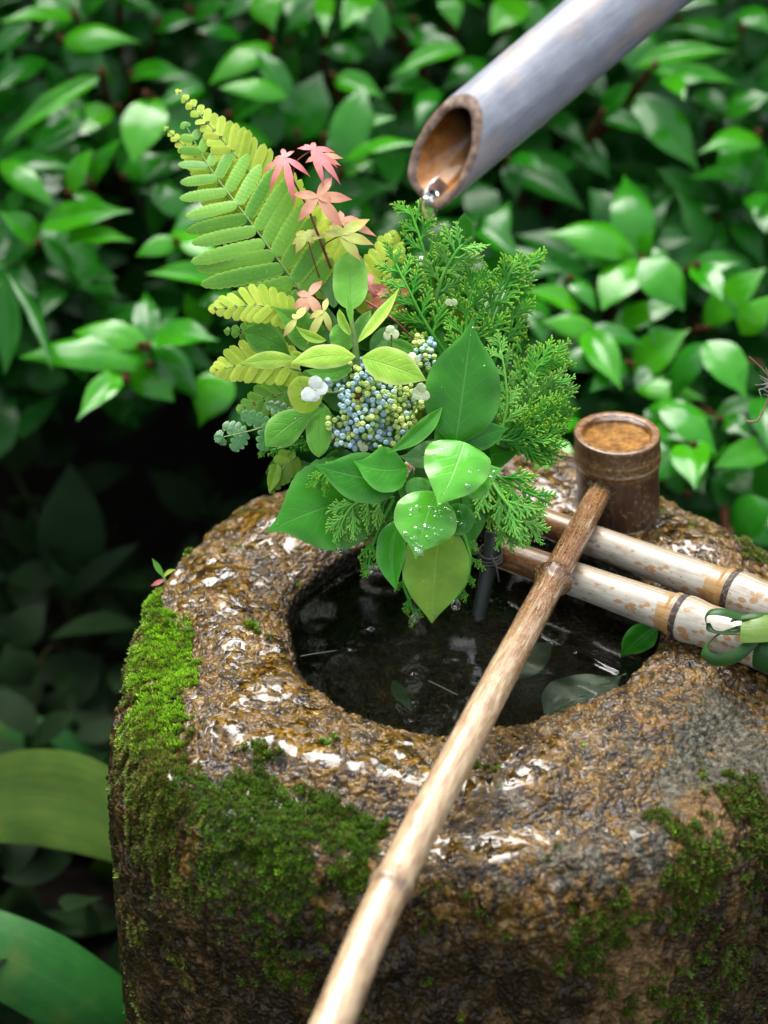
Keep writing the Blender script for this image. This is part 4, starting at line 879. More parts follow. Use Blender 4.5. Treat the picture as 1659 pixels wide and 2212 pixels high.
t = thing('broadleaf_sprig', 'sprig of dark glossy leaves pointing left below the blue buds, biggest with toothed edge', 'leafy sprig', at(860, 1050, .0))
LV(t, ((880, 1010, .04), (763, 995, .05), 106), M_GLOSS, shape='acum', bulge=.06, fold=.22, roll=-.15, curl=-.1, bow=.10, seed=51)
LV(t, ((868, 1040, .035), (676, 1003, .045), 112), M_GLOSS, shape='acum', bulge=.05, fold=.16, roll=-.1, curl=-.15, bow=.04, seed=52)
LV(t, ((822, 1062, .0), (576, 1148, .03), 205), M_GLOSS, shape='acum', bulge=.04, fold=.10, curl=-.12, bow=-.03, serr=30, nx=44, ny=12, drops=6, dropr=(.0006, .0012), label='biggest leaf, toothed, lying on the stone', seed=53)
LV(t, ((985, 1010, -.02), (925, 950, -.015), 80), M_GLOSS, shape='ovate', fold=.2, seed=55)
LV(t, ((960, 1080, -.02), (900, 990, -.02), 80), M_SOFTD, shape='ovate', fold=.2, seed=56)
LV(t, ((850, 1000, .01), (800, 950, .02), 44), M_SOFTD, shape='acum', fold=.3, seed=54)
mb = MB(); mb.tube([at(1010, 1180, -.06), at(920, 1080, -.02), at(860, 1030, .02)], [.004, .003, .0016], 8); mb.build('stem', M_STEMG, t)
# shaded leaves deeper in the bunch
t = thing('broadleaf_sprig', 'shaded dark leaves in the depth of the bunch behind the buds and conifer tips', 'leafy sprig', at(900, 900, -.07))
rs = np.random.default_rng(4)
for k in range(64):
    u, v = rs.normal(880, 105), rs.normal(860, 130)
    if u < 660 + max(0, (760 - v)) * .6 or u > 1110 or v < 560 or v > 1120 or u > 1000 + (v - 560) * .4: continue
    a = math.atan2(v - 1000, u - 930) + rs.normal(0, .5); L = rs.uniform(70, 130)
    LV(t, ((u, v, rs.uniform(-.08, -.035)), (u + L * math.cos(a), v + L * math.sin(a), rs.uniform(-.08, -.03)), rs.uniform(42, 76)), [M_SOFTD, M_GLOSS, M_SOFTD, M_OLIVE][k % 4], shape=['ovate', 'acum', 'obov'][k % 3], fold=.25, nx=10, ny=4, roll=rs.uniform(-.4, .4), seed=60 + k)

# ------------------------------------------------------------------ ferns
def pinna_mesh(kind, mat, seed=0):
    """unit pinna along +X, half width about .5 in Y (scaled later)"""
    nx = {'crenate': 66, 'oblong': 12, 'lobed': 44, 'finger': 14}[kind]; t = np.linspace(0, 1, nx + 1)
    if kind == 'crenate':
        n = 11; w = np.interp(t, [0, .08, .5, .8, .95, 1], [.5, .85, 1, .85, .45, .02]) ; lob = np.abs(np.sin(t * n * math.pi)) ** .45; w = w * (.87 + .13 * lob); bl = .014 * np.abs(np.sin(t * n * math.pi))
    elif kind == 'lobed':
        n = 4; w = np.interp(t, [0, .08, .45, .75, .93, 1], [.35, .7, 1, .82, .5, .02]); lob = np.abs(np.sin(t * n * math.pi)) ** .5; w = w * (.42 + .58 * lob); bl = .008 * lob
    else:
        w = np.interp(t, [0, .06, .3, .75, .9, .97, 1], [.75, .85, .95, 1, .82, .5, .05]); bl = np.zeros(nx + 1)
    ny = 6; s = np.linspace(-1, 1, ny + 1); X = np.repeat(t[:, None], ny + 1, 1); 
    sk = .06 * np.abs(s)[None] * (1 if kind == 'crenate' else 0)
    Y = w[:, None] * s[None] * .5; Z = -.10 * np.abs(s)[None] ** 2 * w[:, None] * .5 + (bl[:, None] * np.sin(np.abs(s) * math.pi)[None]) * .9 - .10 * t[:, None] ** 2
    P = np.stack([X + sk * .3, Y, Z], 2); uv = np.stack([X, np.repeat(((s + 1) / 2)[None], nx + 1, 0)], 2)
    mb = MB(); mb.grid(P, uv); return mb.mesh('pinna', mat)
PM = {}
def pinna(kind, mat):
    k = (kind, mat.name)
    if k not in PM: PM[k] = pinna_mesh(kind, mat)
    return PM[k]
def frond(label, pts, prof_l, prof_r, n, wpx, kind, mat, ang=62, tipang=35, group=None, nface=None, d0=None, seed=0, tipmat=None, yellow=0.0, stemmat=None, droop=.1, wtip=.55, start=.06):
    """pts: rachis from base to tip as (u, v, d); prof_*: pinna length in picture units along the rachis (t, L)"""
    rs = np.random.default_rng(seed); P = spline([at(*p) for p in pts], 60); nf = nrm(TOCAM + np.array([0, 0, .15]) if nface is None else nface)
    t = thing('fern_frond', label, 'fern frond', P[0], group)
    mb = MB(); mb.tube(P, np.linspace(.0011, .0004, 60), 6); mb.build('rachis', stemmat or M_STEMG, t)
    dm = np.mean([p[2] for p in pts])
    for k in range(n):
        f = start + (1 - start - .02) * (k / (n - 1)) ** 1.0; i = min(int(f * 59), 58); c = P[i] + (P[i + 1] - P[i]) * (f * 59 - i); T = nrm(P[min(i + 2, 59)] - P[max(i - 1, 0)])
        N = nrm(nf - T * (nf @ T)); S = np.cross(N, T)       # S points to the left of the growth direction seen from the camera
        for sgn, pf in ((1, prof_l), (-1, prof_r)):
            L = mpx(np.interp(f, [q[0] for q in pf], [q[1] for q in pf]), dm)
            if L < .0015: continue
            L *= rs.uniform(.95, 1.05); a = R(ang + (tipang - ang) * f + rs.normal(0, 2.5))
            D = nrm(T * math.cos(a) + S * sgn * math.sin(a) + N * rs.uniform(-droop, droop * .3)); Nn = nrm(N - D * (N @ D) + S * sgn * .15 + rs.normal(0, .15, 3)); Y = np.cross(Nn, D); Nn = np.cross(D, Y)
            W = mpx(wpx * (1 - (1 - wtip) * f), dm)
            c2 = c + (N * .0004 if sgn > 0 else N * 0) + N * .0009 * (k % 2)
            M = Matrix(((D[0] * L, Y[0] * W, Nn[0] * W, c2[0]), (D[1] * L, Y[1] * W, Nn[1] * W, c2[1]), (D[2] * L, Y[2] * W, Nn[2] * W, c2[2]), (0, 0, 0, 1)))
            mm = mat
            if tipmat is not None and (f > 1 - yellow): mm = tipmat
            link('pinna', pinna(kind, mm), None, t, M)
    return t
FG = 'fern fronds in the flower arrangement'
frond('large green fern frond with toothed leaflets, upper left in the bunch', [(672, 660, .0), (600, 560, .005), (530, 465, .0), (455, 365, -.015), (398, 265, -.03)],
      [(0, 120), (.15, 175), (.3, 165), (.5, 135), (.7, 85), (.85, 45), (1, 8)], [(0, 80), (.2, 135), (.4, 135), (.6, 105), (.75, 70), (.9, 30), (1, 6)], 14, 47, 'crenate', M_FERN, 76, 48, FG, seed=1, wtip=.4)
frond('yellow green finger-lobed fern frond, topmost of the bunch', [(700, 640, -.03), (620, 500, -.025), (545, 385, -.02), (470, 290, -.02), (379, 192, -.035)],
      [(0, 50), (.3, 62), (.55, 60), (.75, 34), (.9, 16), (1, 4)], [(0, 84), (.25, 104), (.5, 84), (.7, 54), (.85, 28), (1, 4)], 24, 30, 'oblong', M_FERNY, 68, 40, FG, seed=2, wtip=.5)
frond('narrow yellow fern tip at the far left, behind the large green frond', [(520, 470, -.03), (450, 370, -.03), (356, 275, -.035)],
      [(0, 70), (.5, 42), (1, 4)], [(0, 70), (.5, 40), (1, 4)], 16, 25, 'oblong', M_FERNY, 66, 40, FG, seed=3, wtip=.4)
frond('short pale yellow fern frond pointing left, upper of the two on the left side', [(640, 682, .01), (560, 660, .018), (457, 668, .02)],
      [(0, 36), (.4, 50), (.75, 36), (1, 8)], [(0, 38), (.4, 58), (.75, 42), (1, 8)], 10, 24, 'oblong', M_FERNY, 68, 40, FG, seed=4, wtip=.7)
frond('yellow green fern frond pointing left above the wet dark frond', [(650, 800, .0), (560, 785, .0), (462, 800, .005)],
      [(0, 40), (.4, 55), (.75, 40), (1, 10)], [(0, 55), (.4, 72), (.75, 46), (1, 10)], 11, 25, 'oblong', M_FERNY, 70, 40, FG, seed=5, wtip=.7)
frond('green fern frond half hidden behind the soft leaves on the left', [(640, 730, -.02), (580, 720, -.02), (490, 715, -.02)],
      [(0, 30), (.5, 40), (1, 8)], [(0, 30), (.5, 40), (1, 8)], 9, 26, 'oblong', M_FERN, 70, 40, FG, seed=6)
frond('dark green fern frond below the yellow frond on the left', [(690, 840, -.015), (610, 850, -.015), (520, 885, -.01)],
      [(0, 50), (.5, 56), (1, 12)], [(0, 50), (.5, 60), (1, 12)], 9, 30, 'oblong', M_FERN, 66, 40, FG, seed=7)
frond('wet dark green fern frond with lobed leaflets at the lower left', [(640, 890, -.01), (560, 925, -.0), (478, 945, .005)],
      [(0, 60), (.4, 66), (.8, 48), (1, 14)], [(0, 60), (.4, 66), (.8, 48), (1, 14)], 4, 46, 'lobed', M_FERND, 50, 35, FG, seed=8, wtip=.8)
frond('small olive fern frond hanging over the edge of the stone', [(640, 985, -.03), (610, 1015, -.03), (588, 1060, -.025)],
      [(0, 40), (.5, 34), (1, 8)], [(0, 40), (.5, 34), (1, 8)], 6, 24, 'oblong', M_OLIVE, 60, 35, FG, seed=9)
frond('yellow green fern frond behind the maple leaves, right of the large frond', [(760, 640, -.03), (700, 540, -.03), (640, 430, -.035)],
      [(0, 70), (.5, 80), (.8, 50), (1, 10)], [(0, 70), (.5, 80), (.8, 50), (1, 10)], 12, 32, 'oblong', M_FERNY, 66, 40, FG, seed=10)
frond('yellow green fern frond between the maple and the conifer tips', [(800, 690, -.04), (825, 600, -.04), (850, 505, -.045)],
      [(0, 60), (.5, 66), (.8, 40), (1, 10)], [(0, 60), (.5, 60), (.8, 40), (1, 10)], 11, 28, 'oblong', M_FERNY, 66, 40, FG, seed=11)
frond('dark green fern frond under the large frond', [(700, 680, -.035), (620, 640, -.035), (500, 600, -.04)],
      [(0, 60), (.5, 60), (1, 10)], [(0, 60), (.5, 70), (1, 10)], 10, 40, 'crenate', M_FERND, 66, 40, FG, seed=12)

# ------------------------------------------------------------------ maple sprig
def maple():
    t = thing('maple_sprig', 'red-stemmed maple sprig with pink, salmon and lime star-shaped leaves', 'maple sprig', at(715, 580, .0))
    mb = MB(); mb.tube(spline([at(715, 580, 0), at(690, 515, .01), at(665, 450, .012), at(632, 385, .012), at(628, 360, .012)], 30), np.linspace(.0013, .0008, 30), 6); mb.build('stem', M_STEMR, t)
    def star(u, v, d, r, mat, ang, lobes, droop=.3, tilt=(0, 0), w=.30, name='leaf'):
        c = at(u, v, d); N = nrm(TOCAM + RIGHT * tilt[0] + UP * tilt[1]); X = nrm(RIGHT - N * (RIGHT @ N)); Y = np.cross(N, X); mb = MB(); s = mpx(1, d)
        for k, (a, lk) in enumerate(lobes):
            a = R(a + ang); D = X * math.cos(a) + Y * math.sin(a); p1 = c + D * r * lk * s - N * droop * r * lk * s * .8 - np.array([0, 0, 1]) * droop * r * lk * s * .3
            pc = c + D * r * lk * s * .5 + N * droop * r * s * .10
            P, uv, NN = leaf_patch(c - D * r * .04 * s, pc, p1, N, r * w * 2 * s * (lk ** .5) * .52, 'lance', .18, -.1, 0, None, 20, 4, serr=10, wave=.05, seed=k)
            thick(mb, P + N * .0002 * k, uv, NN, .0002)
        o = mb.build(name, mat, t)
        return o
    seven = [(0, .85), (48, 1), (95, 1.05), (142, 1), (190, .8), (235, .45), (-45, .45)]
    star(617, 343, .015, 64, M_PINK, 175, [(-70, .7), (-25, .5), (20, .9), (62, 1.15), (105, 1.55), (150, 1.0), (-120, .5)], .35, (-.2, .5), w=.22)
    star(672, 325, .02, 62, M_PINK, 0, [(75, .62), (25, 1.0), (-15, 1.05), (-38, 1.45), (-65, 1.25), (130, .4), (170, .5)], .3, (.3, .6), w=.26)
    star(688, 338, .008, 64, M_SALMON, 0, [(15, .9), (-10, .8), (-150, .5), (-80, .4)], .2, (.2, .6))
    star(686, 425, .025, 72, M_SALMON, 0, [(58, .85), (0, 1.05), (-50, 1.18), (232, .95), (172, .75), (-15, .5)], .12, (.05, .2), w=.34)
    star(738, 478, .012, 62, M_SALMON, 0, [(95, .55), (-12, 1.3), (25, .7), (-45, .5), (200, .5)], .2, (.2, .5), w=.32)
    star(735, 508, .02, 72, M_MLIME, 0, [(-48, .95), (-8, 1.05), (38, 1.15), (120, .5), (170, .55)], .2, (.1, .3), w=.34)
    star(662, 512, .012, 44, M_MLIME, 0, [(10, .9), (60, .7), (140, .8), (190, .8), (230, .9), (-40, .5)], .35, (-.2, .5), w=.5)
    star(668, 640, .012, 60, M_SALMON, 0, [(210, .8), (250, .8), (150, .6), (60, .9), (300, 1.0)], .3, (-.2, .4), w=.36)
    star(700, 672, .02, 54, M_MLIME, 0, [(240, 1.4), (290, .9), (200, .7), (80, .7)], .3, (0, .3), w=.3)
    star(640, 690, .025, 44, M_MLIME, 0, [(230, 1.0), (60, 1.0), (120, .4)], .3, (0, .3), w=.4)
    star(845, 640, -.02, 60, plain('maple_rust', (.34, .10, .03), .5), 0, [(200, 1), (150, .8), (250, .9), (20, 1), (-50, .8)], .3, (0, .4), w=.4)
    star(800, 620, -.025, 60, plain('maple_rust_red', (.30, .06, .03), .5), 0, [(200, .9), (100, .8), (300, .9), (-10, 1.1), (-40, .8)], .3, (0, .4), w=.4)
    mb = MB()
    mb.tube(spline([at(690, 515, .01), at(675, 510, .012), at(664, 512, .012)], 8), .0006, 5)
    mb.tube(spline([at(705, 555, .004), at(700, 530, .012), at(735, 508, .018)], 10), .0006, 5)
    mb.tube(spline([at(665, 450, .012), at(675, 440, .02), at(686, 425, .024)], 8), .0006, 5)
    mb.tube(spline([at(632, 385, .012), at(640, 350, .014), at(672, 325, .018)], 8), .0006, 5)
    mb.tube(spline([at(690, 600, .0), at(672, 545, .012), at(664, 512, .012)], 8), .0006, 5)
    mb.tube(spline([at(790, 650, -.02), at(850, 690, -.0), at(905, 745, -.01)], 8), .0008, 5)
    mb.build('leafstalk', M_STEMR, t)
maple()

# ------------------------------------------------------------------ cypress sprays
def conifer_mat(name, a, b, tip):
    n = NT(name); uv = n.sep(n.co('UV')); pos = n.nd('NewGeometry').outputs['Position']
    f = n.math('ADD', n.math('MULTIPLY', n.noise(pos, 70, 3), .7), n.math('MULTIPLY', n.objrand(), .4)); c = n.ramp(f, [(.3, a), (.75, b)])
    c = n.mix(n.attr('tip'), c, tip)
    n.pr(Base_Color=c, Roughness=.42); n.p.inputs['Specular IOR Level'].default_value = .2; tr = n.nd('BsdfTranslucent'); n.set(tr.inputs['Color'], c); ms = n.nd('MixShader'); n.set(ms.inputs[0], .18)
    n.set(ms.inputs[1], n.p.outputs[0]); n.set(ms.inputs[2], tr.outputs[0]); n.t.links.new(ms.outputs[0], n.out.inputs[0]); return n.m
M_CYP = conifer_mat('cypress_green', (.030, .21, .016), (.09, .38, .03), (.42, .66, .06))
M_CYPL = conifer_mat('cypress_light', (.06, .27, .035), (.15, .42, .06), (.34, .58, .10))
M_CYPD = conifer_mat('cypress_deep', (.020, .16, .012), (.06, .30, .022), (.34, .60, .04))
def branchlet_mesh(mat, seed):
    rs = np.random.default_rng(seed); mb = MB(); tips = []
    def twig(p, d, L, r, beads, tipv):
        n = max(5, beads * 3); t = np.linspace(0, 1, n); bend = np.array([-d[1], d[0], 0]) * rs.uniform(-.12, .12) * L
        P = p + d * L * t[:, None] + bend * (t ** 2)[:, None] + np.array([0, 0, 1]) * rs.uniform(-.10, .05) * L * (t ** 2)[:, None]
        rad = 1.35 * r * (1 - .45 * t ** 2) * (.74 + .36 * np.abs(np.sin(t * beads * math.pi)))
        o = mb.n; mb.tube(P, rad, 5, flat=.7); tips.extend([tipv] * (0)); 
        tips.extend(np.clip((t - .55) * 1.6, 0, 1)[:, None].repeat(5, 1).ravel().tolist()); tips.extend([0] * 6); tips.extend([.7] * 6)
        return P
    ax = twig(np.zeros(3), np.array([1, 0, 0.]), 1.0, .034, 14, 1); n = 8
    for k in range(n):
        f = .14 + .76 * k / (n - 1); i = int(f * (len(ax) - 1)); s = 1 if k % 2 else -1; a = R(rs.uniform(28, 40)); L = (.40 * (1 - f) ** .7 + .10) * rs.uniform(.8, 1.2)
        d = np.array([math.cos(a), s * math.sin(a), rs.uniform(-.12, .12)]); sub = twig(ax[i], nrm(d), L, .034, max(4, int(L * 14)), 1)
        if L > .30:
            for j, fj in enumerate((.35, .6)):
                s2 = s * (1 if j % 2 else -1); a2 = a * s + s2 * R(35); tw = np.array([math.cos(a2), math.sin(a2), rs.uniform(-.1, .1)]); twig(sub[int(fj * (len(sub) - 1))], nrm(tw), L * .42, .030, 4, 1)
    me = mb.mesh('branchlet', mat); T = np.array(tips)[:len(me.vertices)]; T = np.pad(T, (0, len(me.vertices) - len(T))); pattr(me, 'tip', T); return me
BM = {}
def spray(label, pts, n, L0, L1, mat, seed=0, ang=38, nface=None, group='conifer sprigs in the flower arrangement', thickness=1.0, tipL=None, sides=(1, -1), start=.1, droop=0.0, spread=.35):
    rs = np.random.default_rng(seed + 500); P = spline([at(*p) for p in pts], 50); dm = np.mean([p[2] for p in pts])
    t = thing('conifer_sprig', label, 'conifer sprig', P[0], group)
    mb = MB(); mb.tube(P, np.linspace(.0016, .0009, 50) * thickness, 6); st = mb.mesh('stem', mat); pattr(st, 'tip', np.zeros(len(st.vertices))); link('stem', st, parent=t)
    nf = nrm(TOCAM + rs.normal(0, .2, 3)) if nface is None else nrm(nface)
    items = [(start + (.95 - start) * k / max(1, n - 1), sides[k % len(sides)]) for k in range(n)] + [(.93, 0)]
    for f, sgn in items:
        i = min(int(f * 49), 48); c = P[i]; T = nrm(P[min(i + 2, 49)] - P[max(i - 1, 0)]); N = nrm(nf - T * (nf @ T)); S = np.cross(N, T)
        L = mpx(L0 + (L1 - L0) * f, dm) * rs.uniform(.8, 1.2)
        if sgn == 0: L = mpx(tipL or L1 * 1.1, dm)
        a = R(ang) * sgn * rs.uniform(.75, 1.25); D = nrm(T * math.cos(a) + S * math.sin(a) + N * rs.uniform(-spread, spread) + np.array([0, 0, -droop]))
        Nn = nrm(N - D * (N @ D) + rs.normal(0, .25, 3)); Nn = nrm(Nn - D * (Nn @ D)); Y = np.cross(Nn, D); s2 = L * rs.uniform(.75, 1.0)
        key = (mat.name, int(rs.integers(4)))
        if key not in BM: BM[key] = branchlet_mesh(mat, key[1] + 10)
        z = min(L, .045) * thickness
        M = Matrix(((D[0] * L, Y[0] * s2, Nn[0] * z, c[0]), (D[1] * L, Y[1] * s2, Nn[1] * z, c[1]), (D[2] * L, Y[2] * s2, Nn[2] * z, c[2]), (0, 0, 0, 1)))
        link('branchlet', BM[key], None, t, M)
    return t
spray('tall feathery conifer sprig with the topmost loose tip, below the spout', [(945, 760, -.04), (935, 640, -.03), (915, 540, -.025), (885, 450, -.03)], 13, 96, 54, M_CYP, 1, tipL=30, ang=42)
spray('light green conifer sprig with arching tips right of the topmost tip', [(935, 680, -.02), (955, 600, -.01), (985, 545, -.005), (1000, 528, -.005)], 10, 84, 50, M_CYPL, 2, tipL=30, ang=48)
spray('conifer sprig leaning left beside the yellow fern and rusty maple', [(960, 760, -.02), (915, 690, -.01), (880, 620, -.005), (850, 560, -.01)], 10, 90, 55, M_CYP, 3, ang=42)
spray('conifer sprig with beaded upright tips behind the big pointed leaf', [(1030, 790, -.02), (1055, 700, -.02), (1085, 630, -.02), (1105, 590, -.02)], 11, 86, 60, M_CYPD, 4, ang=28, tipL=50)
spray('conifer sprig with two tall outer tips at the upper right', [(1060, 800, -.03), (1100, 700, -.03), (1125, 620, -.03), (1138, 575, -.03)], 10, 80, 54, M_CYP, 5, ang=26, tipL=40)
spray('conifer sprig with finger-like tips above the big pointed leaf', [(1000, 790, -.01), (1005, 720, -.01), (1015, 650, -.01), (1030, 610, -.01)], 10, 84, 54, M_CYPD, 6, ang=34)
for k, (a, b, lab) in enumerate([((1215, 770), 80, 'uppermost'), ((1228, 830), 75, 'second from the top'), ((1225, 885), 75, 'middle'), ((1205, 935), 70, 'lowest')]):
    spray(lab + ' of the fan of fine conifer sprigs at the right', [(1065, 950, -.03 + k * .006), (1120, (950 + a[1]) / 2 + 12, -.03 + k * .006), (1160, a[1] + 24, -.03 + k * .006), (a[0] - 22, a[1] + 6, -.03 + k * .006)], 22, 90, 52, [M_CYP, M_CYPL, M_CYP, M_CYPD][k], 20 + k, ang=26, thickness=.85, tipL=45)
spray('pale conifer sprig along the right edge of the big pointed leaf', [(1075, 960, -.005), (1095, 880, -.0), (1090, 800, .0), (1078, 740, -.005)], 11, 60, 40, M_CYPL, 30, ang=35, thickness=.8)
spray('drooping conifer sprig over the poles, upper of the right ones', [(1040, 1000, .0), (1085, 1035, .015), (1130, 1060, .02), (1170, 1078, .018)], 10, 90, 56, M_CYP, 31, ang=38, tipL=36, droop=.25, sides=(-1, -1, 1))
spray('drooping conifer sprig with the lowest bright tip touching the poles', [(1050, 1020, .005), (1085, 1075, .02), (1120, 1115, .024), (1150, 1145, .022)], 10, 85, 56, M_CYPL, 32, ang=38, tipL=50, droop=.25, sides=(-1, 1))
spray('conifer sprig between the wet leaves and the pole ends', [(1040, 1010, -.01), (1070, 1060, .005), (1088, 1110, .01), (1100, 1150, .01)], 9, 80, 50, M_CYP, 33, ang=34, droop=.2)
spray('light green conifer sprig hanging at the lower left of the wet leaves', [(850, 1075, .0), (800, 1075, .02), (760, 1095, .03), (738, 1130, .03)], 10, 80, 56, M_CYPL, 34, ang=42, tipL=56, droop=.3, sides=(1, 1, -1))
spray('darker conifer sprig trailing down over the water left of the folded leaf', [(850, 1080, -.01), (825, 1130, .0), (805, 1180, .005), (796, 1225, .005)], 10, 60, 40, M_CYP, 35, ang=28, tipL=34, droop=.2)
spray('small conifer sprig above the toothed leaf', [(760, 1000, .02), (715, 1015, .03), (695, 1040, .03)], 6, 50, 36, M_CYP, 36, ang=40, tipL=30, droop=.2)
spray('thin dark conifer sprig reaching left under the soft leaves', [(740, 930, -.01), (680, 950, .0), (620, 965, .0), (570, 975, .0)], 9, 56, 30, M_CYPD, 37, ang=22, tipL=26, thickness=.8)
spray('small conifer sprig right of the hanging yellowish leaf', [(1000, 1150, -.01), (1015, 1200, .0), (1010, 1250, .0), (992, 1285, .002)], 8, 56, 36, M_CYP, 38, ang=34, tipL=30, droop=.15)
spray('small conifer sprig left of the hanging yellowish leaf tip', [(880, 1220, -.015), (872, 1260, -.01), (885, 1300, -.005), (895, 1328, -.004)], 6, 44, 26, M_CYP, 39, ang=30, tipL=22, droop=.15)
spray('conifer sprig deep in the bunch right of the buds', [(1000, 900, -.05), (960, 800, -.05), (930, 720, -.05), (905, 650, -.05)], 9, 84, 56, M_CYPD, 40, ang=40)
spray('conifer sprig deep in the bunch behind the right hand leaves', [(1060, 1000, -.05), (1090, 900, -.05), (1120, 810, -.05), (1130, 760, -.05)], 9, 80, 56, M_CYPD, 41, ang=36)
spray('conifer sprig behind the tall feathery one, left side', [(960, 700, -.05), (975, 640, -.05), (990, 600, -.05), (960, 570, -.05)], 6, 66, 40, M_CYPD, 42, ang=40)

# drops hanging from the tips
def hang_drop(label, u, v, d, r):
    c = at(u, v, d); th = np.linspace(0, 2 * math.pi, 18, endpoint=False)
    pr = spline([(.02, 1.7, 0), (.35, 1.25, 0), (.75, .75, 0), (1, .1, 0), (.85, -.55, 0), (.5, -.88, 0), (.02, -1, 0)], 22)[:, :2] * r
    mb = MB(); mb.grid(np.array([c + np.stack([max(p[0], 1e-5) * np.cos(th), max(p[0], 1e-5) * np.sin(th), np.full(18, p[1])], 1) for p in pr])[::-1], closed=True)
    tag(mb.build('water_drop', WATER_DROP), label, 'water drop', 'drops hanging from the arrangement')
hang_drop('clear drop hanging at the left sprig tip below the yellowish leaf', 897, 1338, .0, .0042)
hang_drop('clear drop hanging from the conifer tip right of the yellowish leaf', 985, 1308, .004, .0042)
hang_drop('clear drop on the trailing dark conifer tip', 803, 1232, .008, .0034)
hang_drop('clear drop under the light conifer tips at lower left', 734, 1188, .035, .0034)

# the tube that holds the stems
def holder():
    t = thing('stem_holder', 'dark green tube tied round with string standing in the water below the bunch', 'stem holder', at(1045, 1290, -.06))
    mb = MB(); mb.tube(spline([at(1068, 1150, -.05), at(1060, 1200, -.052), at(1046, 1270, -.056), at(1034, 1330, -.062)], 20), np.linspace(.0075, .0055, 20), 16); mb.build('tube', plain('dark_tube', (.022, .034, .026), .45, bumps=.6, scale=60), t)
    P = at(1058, 1205, -.045); mb = MB()
    for k in range(3):
        a = np.linspace(0, 6.2832, 24); c = at(1059, 1192 + 9 * k, -.052); mb.tube(np.stack([c[0] + .0092 * np.cos(a), c[1] + .0092 * np.sin(a), c[2] + .0012 * np.sin(a + k)], 1), .0011, 5, caps=False)
    mb.tube([at(1060, 1200, -.042), at(1072, 1225, -.036), at(1078, 1258, -.04)], [.0011, .001, .0005], 5); mb.build('string', plain('dark_string', (.06, .055, .045), .8), t)
holder()

# ------------------------------------------------------------------ leaf strap tied round the lower pole, loose leaves, seedling, floating bits
def ribbon(pts, w, nrmhint, mat, name, parent, flat=.0006, wprof=None, label=None):
    P = spline(pts, 48); T = np.gradient(P, axis=0); T /= np.linalg.norm(T, axis=1, keepdims=True); H = spline(nrmhint, 48) if np.ndim(nrmhint) == 2 else np.tile(nrmhint, (48, 1))
    t = np.linspace(0, 1, 48); ww = w * (np.ones(48) if wprof is None else np.interp(t, *wprof)); rows = []; NN = []
    for k in range(48):
        n = nrm(H[k] - T[k] * (H[k] @ T[k])); S = np.cross(n, T[k]); s = np.linspace(-1, 1, 7); rows.append(P[k] + (s * ww[k] / 2)[:, None] * S + (-.12 * s ** 2 * ww[k])[:, None] * n); NN.append(np.tile(n, (7, 1)))
    P2 = np.array(rows); uv = np.stack(np.meshgrid(t, np.linspace(0, 1, 7), indexing='ij'), 2); mb = MB(); thick(mb, P2, uv, np.array(NN), flat); return mb.build(name, mat, parent, label=label)
M_STRAP = leaf_mat('strap_leaf', (.010, .045, .012), (.035, .11, .02), rough=.35, trans=.2, nveins=0, veinamt=.2, spec=.3, par=.3)
M_STRAPL = leaf_mat('strap_leaf_light', (.07, .14, .012), (.15, .25, .03), rough=.4, trans=.25, nveins=0, veinamt=.2, par=.5)
def leaf_tie():
    t = thing('leaf_tie', 'dark green leaf strap knotted in loops around the lower bamboo pole at the right edge', 'leaf tie', at(1640, 1390, .0))
    f = .045     # nearer than the pole surface
    e = lambda u, v, d: at(u, v, d)
    ribbon([e(1636, 1338, .055), e(1600, 1330, .058), e(1560, 1320, .062), e(1528, 1322, .058), e(1524, 1345, .052), e(1545, 1362, .055), e(1590, 1364, .058), e(1638, 1350, .056)], mpx(22, f), [TOCAM + UP * .8, TOCAM + UP * .9, TOCAM + UP, UP * .6 - RIGHT, -RIGHT + UP * .2, UP + TOCAM * .3, UP + TOCAM * .5, TOCAM + UP], M_STRAP, 'loop', t, wprof=([0, .2, .4, .55, 1], [1, 1, .9, .7, .8]))
    ribbon([e(1640, 1350, .052), e(1600, 1352, .052), e(1555, 1366, .052), e(1524, 1392, .056), e(1522, 1414, .062), e(1555, 1428, .066), e(1600, 1412, .064), e(1640, 1372, .058)], mpx(26, f), [UP + TOCAM, UP + TOCAM * .4, UP * .8 - RIGHT * .5, -RIGHT + UP * .2 + TOCAM * .3, -RIGHT * .5 + TOCAM - UP * .3, TOCAM - UP * .4, TOCAM - UP * .2, TOCAM], M_STRAP, 'loop', t, wprof=([0, .3, .55, .8, 1], [.55, .6, .9, 1.2, .9]))
    ribbon([e(1700, 1330, .05), e(1640, 1328, .06), e(1600, 1332, .058), e(1580, 1338, .05)], mpx(16, f), TOCAM + UP, M_STRAP, 'blade', t)
    ribbon([e(1600, 1357, .062), e(1625, 1356, .066), e(1660, 1354, .066), e(1720, 1350, .06)], mpx(62, f), TOCAM + UP * .5, M_STRAPL, 'knot', t)
    A, B = at_z(1065, 1188, .020), at_z(1640, 1392, .024); ax = nrm(B - A); c = A + ax * (np.linalg.norm(B - A) + .012); r = .0195; a1 = nrm(np.cross(ax, [0, 0, 1])); a2 = np.cross(a1, ax)
    a = np.linspace(-.6, 5.0, 48); P = c + r * (np.cos(a)[:, None] * a1 + np.sin(a)[:, None] * a2); Np = np.cos(a)[:, None] * a1 + np.sin(a)[:, None] * a2; rows = []
    for s in np.linspace(-1, 1, 7): rows.append(P + ax * s * .011 + Np * (-.0015 * s * s))
    mb = MB(); R2 = np.array(rows).transpose(1, 0, 2); uv = np.stack(np.meshgrid(np.linspace(0, 1, 48), np.linspace(0, 1, 7), indexing='ij'), 2); thick(mb, R2, uv, np.repeat(Np[:, None], 7, 1), .0008); mb.build('band', M_STRAP, t)
leaf_tie()

